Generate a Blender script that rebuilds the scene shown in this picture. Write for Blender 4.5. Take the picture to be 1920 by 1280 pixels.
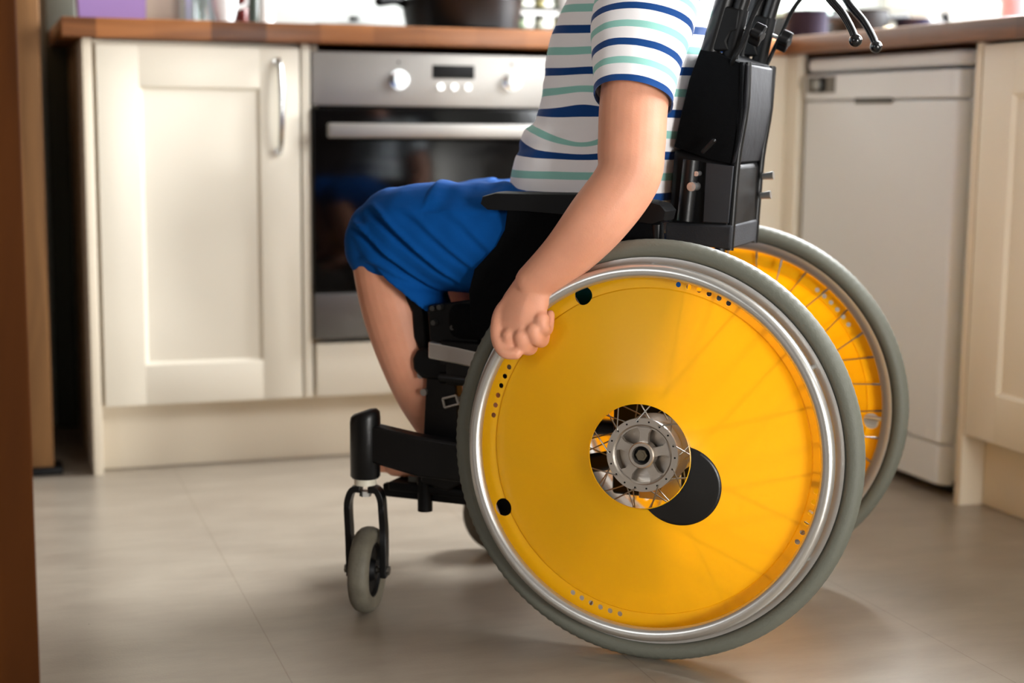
import bpy, bmesh, math, random
from mathutils import Vector, Matrix, noise
random.seed(4)
for o in list(bpy.data.objects): bpy.data.objects.remove(o)
SC = bpy.context.scene
COL = SC.collection
V = Vector
PI = math.pi

# ------------------------------------------------------------------ camera
F_PX, PITCH, ROLL, YAW, CAM_H = 2894.1, 0.14286, 0.00965, 0.33047, 0.7227
FW = V((math.sin(YAW)*math.cos(PITCH), math.cos(YAW)*math.cos(PITCH), -math.sin(PITCH)))
_r = V((math.cos(YAW), -math.sin(YAW), 0)); _u = _r.cross(FW)
RT = _r*math.cos(ROLL) + _u*math.sin(ROLL); UP = RT.cross(FW)
EYE = V((0, 0, CAM_H))
cd = bpy.data.cameras.new('camera'); cam = bpy.data.objects.new('camera', cd); COL.objects.link(cam)
cd.sensor_width = 36; cd.lens = F_PX/1920*36
M = Matrix((RT, UP, -FW)).transposed().to_4x4(); M.translation = EYE
cam.matrix_world = M
cd.dof.use_dof = True; cd.dof.focus_distance = 2.03; cd.dof.aperture_fstop = 2.6
cd.clip_start = 0.05
SC.camera = cam

# ------------------------------------------------------------------ world, light, exposure
W = bpy.data.worlds.new('sky'); SC.world = W; W.use_nodes = True
bg = W.node_tree.nodes['Background']; bg.inputs[0].default_value = (0.80, 0.90, 1.0, 1); bg.inputs[1].default_value = 0.6
def area(name, loc, aim, sx, sy, power, col):
    l = bpy.data.lights.new(name, 'AREA'); l.shape = 'RECTANGLE'; l.size = sx; l.size_y = sy
    l.energy = power; l.color = col
    o = bpy.data.objects.new(name, l); COL.objects.link(o); o.location = loc
    o.rotation_euler = (V(aim)-V(loc)).to_track_quat('-Z', 'Y').to_euler(); return o
area('window_daylight', (2.47, 3.06, 1.58), (0.5, 2.3, 0.35), 0.85, 1.1, 180, (0.95, 0.97, 1.0))
area('front_fill_light', (1.68, -2.74, 0.72), (0.9, 1.8, 0.60), 1.05, 1.1, 112, (1.0, 0.98, 0.95))  # fill added behind the camera to brighten the wheel cover
area('second_window_daylight', (2.47, 1.20, 1.60), (0.9, 1.6, 0.6), 0.95, 1.1, 46, (0.96, 0.98, 1.0))
area('left_fill_light', (-2.05, 0.20, 1.35), (0.9, 1.9, 0.6), 1.0, 1.0, 9, (0.96, 0.98, 1.0))  # fill added from the left to lift the torso and wheel cover
SC.view_settings.view_transform = 'Standard'; SC.view_settings.look = 'None'
SC.view_settings.exposure = 0.72; SC.view_settings.gamma = 1.0; SC.view_settings.use_curve_mapping = False

# ------------------------------------------------------------------ helpers: materials
def lin(c):
    return tuple((x/12.92 if x <= 0.04045 else ((x+0.055)/1.055)**2.4) for x in [v/255 for v in c]) + (1,)
def mat(name, rgb, rough=0.5, metal=0.0, bump=0, bscale=200, mottle=0, mscale=8, spec=0.5, coat=0, sss=0, aniso=0, sheen=0):
    m = bpy.data.materials.new(name); m.use_nodes = True; nt = m.node_tree; b = nt.nodes['Principled BSDF']
    b.inputs['Base Color'].default_value = lin(rgb); b.inputs['Roughness'].default_value = rough
    b.inputs['Metallic'].default_value = metal; b.inputs['Specular IOR Level'].default_value = spec
    b.inputs['Coat Weight'].default_value = coat
    if sheen: b.inputs['Sheen Weight'].default_value = sheen
    if sss:
        b.inputs['Subsurface Weight'].default_value = sss; b.inputs['Subsurface Radius'].default_value = (0.9, 0.35, 0.2)
        b.inputs['Subsurface Scale'].default_value = 0.012
    tc = nt.nodes.new('ShaderNodeTexCoord')
    if bump:
        n = nt.nodes.new('ShaderNodeTexNoise'); n.inputs['Scale'].default_value = bscale; n.inputs['Detail'].default_value = 4
        nt.links.new(tc.outputs['Object'], n.inputs['Vector'])
        bp = nt.nodes.new('ShaderNodeBump'); bp.inputs['Strength'].default_value = bump; bp.inputs['Distance'].default_value = 0.002
        nt.links.new(n.outputs['Fac'], bp.inputs['Height']); nt.links.new(bp.outputs['Normal'], b.inputs['Normal'])
    if mottle:
        n = nt.nodes.new('ShaderNodeTexNoise'); n.inputs['Scale'].default_value = mscale; n.inputs['Detail'].default_value = 6
        nt.links.new(tc.outputs['Object'], n.inputs['Vector'])
        mr = nt.nodes.new('ShaderNodeMapRange'); mr.inputs['To Min'].default_value = 1-mottle; mr.inputs['To Max'].default_value = 1+mottle
        mr.inputs['From Min'].default_value = 0.3; mr.inputs['From Max'].default_value = 0.7
        nt.links.new(n.outputs['Fac'], mr.inputs['Value'])
        mx = nt.nodes.new('ShaderNodeVectorMath'); mx.operation = 'SCALE'; mx.inputs[0].default_value = lin(rgb)[:3]
        nt.links.new(mr.outputs['Result'], mx.inputs['Scale']); nt.links.new(mx.outputs['Vector'], b.inputs['Base Color'])
    return m
def wood_mat(name, dark, light, axis, scale=1.0, rough=0.4, block=0.0, spec=0.5):
    m = bpy.data.materials.new(name); m.use_nodes = True; nt = m.node_tree; b = nt.nodes['Principled BSDF']; L = nt.links
    b.inputs['Roughness'].default_value = rough; b.inputs['Specular IOR Level'].default_value = spec
    tc = nt.nodes.new('ShaderNodeTexCoord'); mp = nt.nodes.new('ShaderNodeMapping')
    s = [14*scale]*3; s[axis] = 1.2*scale; mp.inputs['Scale'].default_value = s
    L.new(tc.outputs['Object'], mp.inputs['Vector'])
    n = nt.nodes.new('ShaderNodeTexNoise'); n.inputs['Scale'].default_value = 2.2; n.inputs['Detail'].default_value = 7; n.inputs['Distortion'].default_value = 0.8
    L.new(mp.outputs['Vector'], n.inputs['Vector'])
    fac = n.outputs['Fac']
    if block:
        sx = nt.nodes.new('ShaderNodeSeparateXYZ'); L.new(tc.outputs['Object'], sx.inputs[0])
        dv = nt.nodes.new('ShaderNodeMath'); dv.operation = 'DIVIDE'; dv.inputs[1].default_value = block; L.new(sx.outputs[axis], dv.inputs[0])
        fl = nt.nodes.new('ShaderNodeMath'); fl.operation = 'FLOOR'; L.new(dv.outputs[0], fl.inputs[0])
        wn = nt.nodes.new('ShaderNodeTexWhiteNoise'); wn.noise_dimensions = '1D'; L.new(fl.outputs[0], wn.inputs['W'])
        ad = nt.nodes.new('ShaderNodeMath'); ad.operation = 'MULTIPLY_ADD'; ad.inputs[1].default_value = 0.35; L.new(wn.outputs['Value'], ad.inputs[0])
        sc = nt.nodes.new('ShaderNodeMath'); sc.operation = 'MULTIPLY'; sc.inputs[1].default_value = 0.7; L.new(fac, sc.inputs[0]); L.new(sc.outputs[0], ad.inputs[2])
        fac = ad.outputs[0]
    r = nt.nodes.new('ShaderNodeValToRGB'); r.color_ramp.elements[0].position = 0.3; r.color_ramp.elements[1].position = 0.72
    r.color_ramp.elements[0].color = lin(dark); r.color_ramp.elements[1].color = lin(light)
    L.new(fac, r.inputs[0]); L.new(r.outputs[0], b.inputs['Base Color']); return m
def stripe_mat(name, axis, offset, period, amp=0.012, attr=None):
    m = bpy.data.materials.new(name); m.use_nodes = True; nt = m.node_tree; b = nt.nodes['Principled BSDF']; L = nt.links
    b.inputs['Roughness'].default_value = 0.85; b.inputs['Specular IOR Level'].default_value = 0.2; b.inputs['Sheen Weight'].default_value = 0.15
    tc = nt.nodes.new('ShaderNodeTexCoord')
    d = nt.nodes.new('ShaderNodeVectorMath'); d.operation = 'DOT_PRODUCT'; d.inputs[1].default_value = axis; L.new(tc.outputs['Object'], d.inputs[0])
    n = nt.nodes.new('ShaderNodeTexNoise'); n.inputs['Scale'].default_value = 9; n.inputs['Detail'].default_value = 1; L.new(tc.outputs['Object'], n.inputs['Vector'])
    nm = nt.nodes.new('ShaderNodeMath'); nm.operation = 'MULTIPLY_ADD'; nm.inputs[1].default_value = amp; nm.inputs[2].default_value = -amp/2 - offset; L.new(n.outputs['Fac'], nm.inputs[0])
    ad = nt.nodes.new('ShaderNodeMath'); ad.operation = 'ADD'; 
    if attr:
        at = nt.nodes.new('ShaderNodeAttribute'); at.attribute_name = attr; L.new(at.outputs['Fac'], ad.inputs[0])
    else: L.new(d.outputs['Value'], ad.inputs[0])
    L.new(nm.outputs[0], ad.inputs[1])
    dv = nt.nodes.new('ShaderNodeMath'); dv.operation = 'DIVIDE'; dv.inputs[1].default_value = period; L.new(ad.outputs[0], dv.inputs[0])
    fr = nt.nodes.new('ShaderNodeMath'); fr.operation = 'FRACT'; L.new(dv.outputs[0], fr.inputs[0])
    r = nt.nodes.new('ShaderNodeValToRGB'); cr = r.color_ramp; cr.interpolation = 'CONSTANT'
    cr.elements[0].position = 0; cr.elements[0].color = lin((10, 64, 128))
    for p, c in ((0.19, (250, 248, 250)), (0.5, (150, 208, 198)), (0.68, (250, 248, 250))):
        e = cr.elements.new(p); e.color = lin(c)
    cr.elements[-1].color = lin((250, 248, 250)); cr.elements[-1].position = 0.68
    L.new(fr.outputs[0], r.inputs[0]); L.new(r.outputs[0], b.inputs['Base Color'])
    w = nt.nodes.new('ShaderNodeTexNoise'); w.inputs['Scale'].default_value = 900; L.new(tc.outputs['Object'], w.inputs['Vector'])
    bp = nt.nodes.new('ShaderNodeBump'); bp.inputs['Strength'].default_value = 0.15; bp.inputs['Distance'].default_value = 0.001
    L.new(w.outputs['Fac'], bp.inputs['Height']); L.new(bp.outputs['Normal'], b.inputs['Normal']); return m
def glass_mat(name, tint=(1, 1, 1), gloss=0.06):
    m = bpy.data.materials.new(name); m.use_nodes = True; nt = m.node_tree; nt.nodes.clear()
    o = nt.nodes.new('ShaderNodeOutputMaterial'); t = nt.nodes.new('ShaderNodeBsdfTransparent'); t.inputs[0].default_value = (*tint, 1)
    g = nt.nodes.new('ShaderNodeBsdfGlossy'); g.inputs['Roughness'].default_value = 0.02
    x = nt.nodes.new('ShaderNodeMixShader'); x.inputs[0].default_value = gloss
    nt.links.new(t.outputs[0], x.inputs[1]); nt.links.new(g.outputs[0], x.inputs[2]); nt.links.new(x.outputs[0], o.inputs[0]); return m

# ------------------------------------------------------------------ helpers: geometry
def rad_frame(d):
    d = d.normalized(); a = V((0, 0, 1)) if abs(d.z) < 0.9 else V((1, 0, 0))
    u = d.cross(a).normalized(); return u, d.cross(u).normalized()
class MB:
    def __init__(s): s.bm = bmesh.new()
    def box(s, lo, hi, bev=0, mtx=None):
        lo, hi = V(lo), V(hi); c = (lo+hi)/2; d = hi-lo
        t = bmesh.new(); bmesh.ops.create_cube(t, size=1)
        for v in t.verts: v.co = V((v.co.x*d.x, v.co.y*d.y, v.co.z*d.z)) + c
        if bev: bmesh.ops.bevel(t, geom=t.edges[:], offset=min(bev, min(abs(x) for x in d)*0.45), segments=3, affect='EDGES', profile=0.5)
        return s.merge(t, mtx)
    def merge(s, t, mtx=None):
        if mtx: bmesh.ops.transform(t, matrix=mtx, verts=t.verts)
        me = bpy.data.meshes.new('tmp'); t.to_mesh(me); t.free(); s.bm.from_mesh(me); bpy.data.meshes.remove(me); return s
    def loft(s, rings, caps=True, close=False):
        vs = [[s.bm.verts.new(p) for p in r] for r in rings]; n = len(vs[0]); K = len(vs)
        for i in range(K if close else K-1):
            a, b = vs[i], vs[(i+1) % K]
            for j in range(n): s.bm.faces.new((a[j], a[(j+1) % n], b[(j+1) % n], b[j]))
        if caps and not close:
            s.bm.faces.new(vs[0][::-1]); s.bm.faces.new(vs[-1])
        return s
    def cyl(s, a, b, r, r2=None, n=24, caps=True):
        a, b = V(a), V(b); r2 = r if r2 is None else r2; u, w = rad_frame(b-a)
        c = [(math.cos(2*PI*k/n), math.sin(2*PI*k/n)) for k in range(n)]
        return s.loft([[a+u*(x*r)+w*(y*r) for x, y in c], [b+u*(x*r2)+w*(y*r2) for x, y in c]], caps)
    def tube(s, pts, r, n=12, caps=True, smooth=4, round_end=False):
        pts = [V(p) for p in pts]; rr = [r]*len(pts) if not isinstance(r, (list, tuple)) else list(r)
        P, R = catmull(pts, rr, smooth) if smooth and len(pts) > 2 else (pts, rr)
        if round_end:
            d0 = (P[0]-P[1]).normalized(); d1 = (P[-1]-P[-2]).normalized(); r0, r1 = R[0], R[-1]
            a = [(0.98, 0.2), (0.87, 0.5), (0.5, 0.87), (0.2, 0.98)]
            P = [P[0]+d0*(r0*q) for q, _ in a] + P + [P[-1]+d1*(r1*q) for _, q in [(p, q) for q, p in a][::1]][::1] if False else \
                [P[0]+d0*(r0*q) for q, w in a] + P + [P[-1]+d1*(r1*q) for q, w in a[::-1]]
            R = [r0*w for q, w in a] + R + [r1*w for q, w in a[::-1]]
        T = [(P[min(i+1, len(P)-1)]-P[max(i-1, 0)]).normalized() for i in range(len(P))]
        u, _ = rad_frame(T[0]); rings = []
        for i, p in enumerate(P):
            u = (u - T[i]*u.dot(T[i])).normalized(); w = T[i].cross(u)
            rings.append([p+u*(math.cos(2*PI*k/n)*R[i])+w*(math.sin(2*PI*k/n)*R[i]) for k in range(n)])
        return s.loft(rings, caps)
    def sph(s, c, r, sc=(1, 1, 1), n=24):
        t = bmesh.new(); bmesh.ops.create_uvsphere(t, u_segments=n, v_segments=n//2, radius=r)
        for v in t.verts: v.co = V((v.co.x*sc[0], v.co.y*sc[1], v.co.z*sc[2])) + V(c)
        return s.merge(t)
    def lathe(s, c, axis, prof, n=96, u=None):
        """prof: closed or open list of (radius, offset along axis)."""
        axis = V(axis).normalized(); c = V(c)
        if u is None: u, w = rad_frame(axis)
        else: u = V(u).normalized(); w = axis.cross(u)
        rings = [[c + (u*math.cos(2*PI*k/n)+w*math.sin(2*PI*k/n))*r + axis*h for r, h in prof] for k in range(n)]
        return s.loft(rings, caps=False, close=True)
    def prism(s, poly, d):
        d = V(d); poly = [V(p) for p in poly]
        return s.loft([[p for p in poly], [p+d for p in poly]])
    def build(s, name, m, parent=None, sharp=35, bev=0):
        bm = s.bm; bmesh.ops.remove_doubles(bm, verts=bm.verts, dist=1e-6)
        bmesh.ops.recalc_face_normals(bm, faces=bm.faces)
        me = bpy.data.meshes.new(name); bm.to_mesh(me); bm.free()
        for f in me.polygons: f.use_smooth = True
        me.set_sharp_from_angle(angle=math.radians(sharp))
        me.materials.append(m)
        o = bpy.data.objects.new(name, me); COL.objects.link(o)
        if parent: o.parent = parent
        if bev:
            b = o.modifiers.new('bevel', 'BEVEL'); b.width = bev; b.segments = 2; b.limit_method = 'ANGLE'
        return o
def catmull(P, R, k):
    Q, S = [], []
    for i in range(len(P)-1):
        p0, p1, p2, p3 = P[max(i-1, 0)], P[i], P[i+1], P[min(i+2, len(P)-1)]
        r0, r1, r2, r3 = R[max(i-1, 0)], R[i], R[i+1], R[min(i+2, len(P)-1)]
        for j in range(k):
            t = j/k
            f = lambda a, b, c, d: 0.5*((2*b)+(c-a)*t+(2*a-5*b+4*c-d)*t*t+(3*b-a-3*c+d)*t**3)
            Q.append(f(p0, p1, p2, p3)); S.append(f(r0, r1, r2, r3))
    return Q+[P[-1]], S+[R[-1]]
def ring_profile(cx, cy, a, b, n=16):   # ellipse section for lathe()
    return [(cx+a*math.cos(2*PI*k/n), cy+b*math.sin(2*PI*k/n)) for k in range(n)] + []
def torus(mb, c, axis, R, a, b=None, n=128, k=20):
    b = a if b is None else b; axis = V(axis).normalized(); c = V(c); u, w = rad_frame(axis)
    rings = []
    for i in range(n):
        d = u*math.cos(2*PI*i/n)+w*math.sin(2*PI*i/n)
        rings.append([c + d*(R+a*math.cos(2*PI*j/k)) + axis*(b*math.sin(2*PI*j/k)) for j in range(k)])
    return mb.loft(rings, caps=False, close=True)
def rev(mb, c, axis, prof, n=128):
    """closed section revolved round axis; prof = [(radius, offset)...]"""
    axis = V(axis).normalized(); c = V(c); u, w = rad_frame(axis)
    rings = [[c + (u*math.cos(2*PI*i/n)+w*math.sin(2*PI*i/n))*r + axis*h for r, h in prof] for i in range(n)]
    return mb.loft(rings, caps=False, close=True)
def thing(name, label, cat, loc=(0, 0, 0), rz=0, group=None):
    o = bpy.data.objects.new(name, None); COL.objects.link(o); o.location = loc; o.rotation_euler = (0, 0, rz)
    o.empty_display_size = 0.05; return tag(o, label, cat, group)
def tag(o, label, cat, group=None):
    o['label'] = label; o['category'] = cat
    if group: o['group'] = group
    return o
def struct(o):
    o['kind'] = 'structure'; return o
def note(o, t): o['label'] = t; return o
def baked(o, fn=None):
    """apply modifiers, optionally displace each vertex by fn(co, normal)"""
    dg = bpy.context.evaluated_depsgraph_get(); dg.update()
    me = bpy.data.meshes.new_from_object(o.evaluated_get(dg)); o.modifiers.clear(); old = o.data; o.data = me
    bpy.data.meshes.remove(old)
    if fn:
        me.update(); ns = [v.normal.copy() for v in me.vertices]
        for v, nn in zip(me.vertices, ns): v.co = fn(v.co.copy(), nn)
        me.update()
    for f in me.polygons: f.use_smooth = True
    return o
def remesh(o, size, smooth=4, fn=None):
    r = o.modifiers.new('remesh', 'REMESH'); r.mode = 'VOXEL'; r.voxel_size = size; r.use_smooth_shade = True
    if smooth:
        s = o.modifiers.new('smooth', 'SMOOTH'); s.iterations = smooth; s.factor = 0.5
    return baked(o, fn)
def sstep(a, b, x):
    t = min(1, max(0, (x-a)/(b-a))); return t*t*(3-2*t)

# rays of the photograph, used only to read off real positions on a chosen plane of the room
def ray(px, py): return FW + RT*((px-960)/F_PX) - UP*((py-640)/F_PX)
def on(px, py, ax, val):
    d = ray(px, py); return EYE + d*((val-EYE[ax])/d[ax])

# ------------------------------------------------------------------ materials
m_cream = mat('cream_paint', (232, 224, 206), 0.42)
m_cream2 = mat('cream_board', (226, 214, 192), 0.5)
m_wall = mat('white_wall', (226, 228, 222), 0.6, bump=0.1, bscale=60)
m_ceil = mat('ceiling_paint', (130, 126, 120), 0.8)
m_hall = mat('warm_brown_wall', (96, 82, 70), 0.8)
m_top = wood_mat('worktop_oak_x', (88, 48, 18), (168, 106, 56), 0, 1.0, 0.38, 0.11)
m_top_shaded = wood_mat('worktop_oak_shaded', (80, 44, 16), (132, 82, 40), 1, 1.0, 0.38, 0.11)  # same oak made darker: shade on the right run put into the colour
m_door_wood = wood_mat('brown_door_wood', (50, 24, 5), (70, 36, 9), 2, 0.6, 0.7, 0.0, 0.05)
m_edge_wood = wood_mat('pale_door_wood', (98, 68, 40), (134, 96, 58), 2, 0.8, 0.6, 0.0, 0.15)
m_steel = mat('brushed_steel', (160, 157, 152), 0.48, 0.9, bump=0.05, bscale=400)
m_chrome = mat('chrome', (225, 228, 228), 0.16, 1.0)
m_alu = mat('anodised_aluminium', (205, 203, 198), 0.3, 0.85)
m_alu_m = mat('matt_aluminium_rim', (188, 186, 182), 0.42, 0.8)
m_blackgl = mat('oven_glass', (4, 4, 5), 0.10, 0, spec=0.28)
m_black = mat('black_plastic', (5, 5, 6), 0.55, spec=0.2)
m_blackm = mat('black_painted_metal', (6, 6, 7), 0.38, spec=0.35)
m_rubber = mat('grey_tyre_rubber', (98, 99, 88), 0.62, bump=0.25, bscale=350)
m_rubber2 = mat('worn_caster_rubber', (98, 93, 80), 0.65, bump=0.3, bscale=200, mottle=0.15, mscale=40)
m_fab = mat('black_fabric', (6, 7, 9), 0.95, bump=0.5, bscale=700, spec=0.12)
m_white = mat('white_enamel', (222, 226, 228), 0.35)
m_skin = mat('skin', (218, 154, 124), 0.5, bump=0.12, bscale=420, mottle=0.06, mscale=26, spec=0.35, sss=0.25)
m_hair = mat('brown_hair', (92, 62, 38), 0.6, bump=0.8, bscale=120)
m_shorts = mat('blue_jersey', (0, 74, 146), 0.9, bump=0.25, bscale=800, spec=0.15)
m_navy = mat('navy_enamel', (10, 12, 36), 0.6, spec=0.2)
m_dark = mat('dark_void', (22, 20, 18), 0.8)
m_lcd = mat('dark_display', (8, 9, 10), 0.5, spec=0.2)
m_lid = mat('grey_lid', (150, 152, 150), 0.3, 0.6)

def floor_mat():
    m = bpy.data.materials.new('vinyl_floor'); m.use_nodes = True; nt = m.node_tree; b = nt.nodes['Principled BSDF']; L = nt.links
    tc = nt.nodes.new('ShaderNodeTexCoord')
    n = nt.nodes.new('ShaderNodeTexNoise'); n.inputs['Scale'].default_value = 6; n.inputs['Detail'].default_value = 9; n.inputs['Roughness'].default_value = 0.65
    mp = nt.nodes.new('ShaderNodeMapping'); mp.inputs['Rotation'].default_value = (0, 0, 0.33); mp.inputs['Scale'].default_value = (1, 3, 1)
    L.new(tc.outputs['Object'], mp.inputs[0]); L.new(mp.outputs[0], n.inputs['Vector'])
    r = nt.nodes.new('ShaderNodeValToRGB'); r.color_ramp.elements[0].position = 0.35; r.color_ramp.elements[1].position = 0.65
    r.color_ramp.elements[0].color = lin((140, 129, 115)); r.color_ramp.elements[1].color = lin((154, 144, 129))
    L.new(n.outputs['Fac'], r.inputs[0])
    br = nt.nodes.new('ShaderNodeTexBrick'); br.offset = 0.0; br.inputs['Scale'].default_value = 1; br.inputs['Mortar Size'].default_value = 0.0012
    br.inputs['Brick Width'].default_value = 0.45; br.inputs['Row Height'].default_value = 5.0; br.inputs['Mortar Smooth'].default_value = 0.3
    m2 = nt.nodes.new('ShaderNodeMapping'); m2.inputs['Location'].default_value = (0.095, 0, 0); L.new(tc.outputs['Object'], m2.inputs[0]); L.new(m2.outputs[0], br.inputs['Vector'])
    mx = nt.nodes.new('ShaderNodeMixRGB'); mx.blend_type = 'MULTIPLY'; mx.inputs[2].default_value = (0.75, 0.7, 0.66, 1)
    L.new(br.outputs['Fac'], mx.inputs[0]); L.new(r.outputs[0], mx.inputs[1])
    sp = nt.nodes.new('ShaderNodeTexVoronoi'); sp.inputs['Scale'].default_value = 7; L.new(tc.outputs['Object'], sp.inputs['Vector'])
    lt = nt.nodes.new('ShaderNodeMath'); lt.operation = 'LESS_THAN'; lt.inputs[1].default_value = 0.013; L.new(sp.outputs['Distance'], lt.inputs[0])
    mx2 = nt.nodes.new('ShaderNodeMixRGB'); mx2.inputs[2].default_value = lin((60, 44, 34)); L.new(lt.outputs[0], mx2.inputs[0]); L.new(mx.outputs[0], mx2.inputs[1])
    L.new(mx2.outputs[0], b.inputs['Base Color'])
    b.inputs['Roughness'].default_value = 0.30; b.inputs['Specular IOR Level'].default_value = 0.9
    fb = nt.nodes.new('ShaderNodeTexNoise'); fb.inputs['Scale'].default_value = 260; L.new(tc.outputs['Object'], fb.inputs['Vector'])
    bp = nt.nodes.new('ShaderNodeBump'); bp.inputs['Strength'].default_value = 0.12; bp.inputs['Distance'].default_value = 0.001
    L.new(fb.outputs['Fac'], bp.inputs['Height']); L.new(bp.outputs['Normal'], b.inputs['Normal']); return m

# ------------------------------------------------------------------ the room
D, XR = 3.134, 1.715          # front edges of the two worktops
YB, XW = D+0.60, XR+0.62      # back wall, right wall
XL, YF, ZC = -1.9, -2.6, 2.4
struct(MB().box((XL, YF, -0.05), (XW, YB, 0)).build('floor', floor_mat()))
struct(MB().box((XL, YF, ZC), (XW, YB, ZC+0.05)).build('ceiling', m_ceil))
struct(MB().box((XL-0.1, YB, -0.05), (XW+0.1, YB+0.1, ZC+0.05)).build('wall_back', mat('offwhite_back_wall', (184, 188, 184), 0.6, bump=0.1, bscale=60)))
GX0, GX1, GZ1 = 1.10, 2.26, 2.1
w = MB(); w.box((XL-0.1, YF-0.1, -0.05), (GX0, YF, ZC+0.05)); w.box((GX1, YF-0.1, -0.05), (XW+0.1, YF, ZC+0.05)); w.box((GX0, YF-0.1, GZ1), (GX1, YF, ZC+0.05))
struct(w.build('wall_front', m_hall))
HY0, HY1, HZ0, HZ1 = -0.38, 0.78, 0.78, 1.92
w = MB(); w.box((XL-0.1, YF, -0.05), (XL, HY0, ZC+0.05)); w.box((XL-0.1, HY1, -0.05), (XL, YB, ZC+0.05)); w.box((XL-0.1, HY0, -0.05), (XL, HY1, HZ0)); w.box((XL-0.1, HY0, HZ1), (XL, HY1, ZC+0.05))
struct(w.build('wall_left', m_hall))
# right wall with the window over the worktop and a second window nearer the camera
WY0, WY1, WZ0, WZ1 = 2.6, 3.5, 0.965, 2.15
VY0, VY1 = 0.68, 1.72
w = MB()
w.box((XW, YF, -0.05), (XW+0.12, VY0, ZC)); w.box((XW, VY1, -0.05), (XW+0.12, WY0, ZC)); w.box((XW, VY0, -0.05), (XW+0.12, VY1, WZ0)); w.box((XW, VY0, WZ1), (XW+0.12, VY1, ZC))
w.box((XW, WY0, -0.05), (XW+0.12, WY1, WZ0)); w.box((XW, WY0, WZ1), (XW+0.12, WY1, ZC)); w.box((XW, WY1, -0.05), (XW+0.12, YB, ZC))
struct(w.build('wall_right', m_wall))
m_upvc = mat('white_window_frame', (236, 238, 236), 0.35)
w = MB(); t = 0.045
w.box((XW+0.03, WY0, WZ0), (XW+0.09, WY0+t, WZ1), 0.004); w.box((XW+0.03, WY1-t, WZ0), (XW+0.09, WY1, WZ1), 0.004)
w.box((XW+0.03, WY0, WZ0), (XW+0.09, WY1, WZ0+t), 0.004); w.box((XW+0.03, WY0, WZ1-t), (XW+0.09, WY1, WZ1), 0.004)
w.box((XW+0.03, 3.03, WZ0), (XW+0.09, 3.07, WZ1), 0.004)
wn = struct(w.build('window_1', m_upvc))
MB().box((XW+0.057, WY0+t, WZ0+t), (XW+0.061, WY1-t, WZ1-t)).build('window_pane', glass_mat('window_glass'), wn)
MB().box((XW-0.02, WY0-0.03, WZ0-0.03), (XW+0.03, WY1+0.03, WZ0), 0.004).build('window_sill', m_upvc, wn)
w = MB(); t = 0.045
w.box((XW+0.03, VY0, WZ0), (XW+0.09, VY0+t, WZ1), 0.004); w.box((XW+0.03, VY1-t, WZ0), (XW+0.09, VY1, WZ1), 0.004)
w.box((XW+0.03, VY0, WZ0), (XW+0.09, VY1, WZ0+t), 0.004); w.box((XW+0.03, VY0, WZ1-t), (XW+0.09, VY1, WZ1), 0.004)
wn = struct(w.build('window_2', m_upvc))
MB().box((XW+0.057, VY0+t, WZ0+t), (XW+0.061, VY1-t, WZ1-t)).build('window_pane', glass_mat('window_glass_2'), wn)
w = MB(); t = 0.07; y0, y1 = YF-0.08, YF-0.02
w.box((GX0, y0, 0), (GX0+t, y1, GZ1), 0.004); w.box((GX1-t, y0, 0), (GX1, y1, GZ1), 0.004); w.box((GX0, y0, 0), (GX1, y1, 0.16), 0.004)
w.box((GX0, y0, GZ1-t), (GX1, y1, GZ1), 0.004); w.box((1.65, y0, 0), (1.71, y1, GZ1), 0.004)
gd = struct(w.build('added_door', m_upvc))  # unseen glazed door, added to carry the front fill light
MB().box((GX0+t, YF-0.052, 0.16), (GX1-t, YF-0.048, GZ1-t)).build('door_pane', glass_mat('added_door_glass'), gd)

w = MB(); t = 0.045
w.box((XL-0.08, HY0, HZ0), (XL-0.02, HY0+t, HZ1), 0.004); w.box((XL-0.08, HY1-t, HZ0), (XL-0.02, HY1, HZ1), 0.004)
w.box((XL-0.08, HY0, HZ0), (XL-0.02, HY1, HZ0+t), 0.004); w.box((XL-0.08, HY0, HZ1-t), (XL-0.02, HY1, HZ1), 0.004)
wn = struct(w.build('added_window', m_upvc))  # unseen window, added to carry the left fill light
MB().box((XL-0.052, HY0+t, HZ0+t), (XL-0.048, HY1-t, HZ1-t)).build('window_pane', glass_mat('added_window_glass'), wn)
xa, xb = on(84, 20, 1, 3.68).x, on(142, 20, 1, 3.68).x
struct(MB().box((xa, 3.68, 0), (xb, YB-0.001, ZC-0.002), 0.003).build('shade_column', mat('grey_green_shade', (84, 86, 76), 0.8)))  # added column, its dark colour stands in for shade at the wall end

# kitchen door standing open at the left end of the cabinets, seen on its edge
d1 = struct(MB().box((0.068, 3.205, 0.012), (0.118, YB-0.02, 2.02), 0.003).build('door_1', m_edge_wood))
MB().box((0.060, 3.215, 0.012), (0.068, YB-0.02, 2.02)).build('door_face', m_steel, d1)
MB().box((0.05, 3.19, 0.0), (0.135, 3.26, 0.016), 0.003).build('draught_strip', m_black, d1)
MB().cyl((0.045, 3.22, 0.90), (0.063, 3.22, 0.90), 0.02).build('door_handle', m_steel, d1)
# brown wooden door near the camera on the left
p = on(62, 900, 1, 1.70)
d3 = struct(MB().box((p.x-0.75, 1.70, 0.01), (p.x, 1.742, 2.03), 0.003).build('door_3', m_door_wood))
MB().box((p.x-0.72, 1.694, 0.05), (p.x-0.06, 1.70, 1.98), 0.002).build('door_panel', m_door_wood, d3)
# darker partition beyond, between the two doors
struct(MB().box((-1.0, 3.10, 0), (0.012, 3.16, ZC-0.002), 0.003).build('wall_partition', mat('dark_wood_partition', (70, 46, 28), 0.6)))

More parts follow.
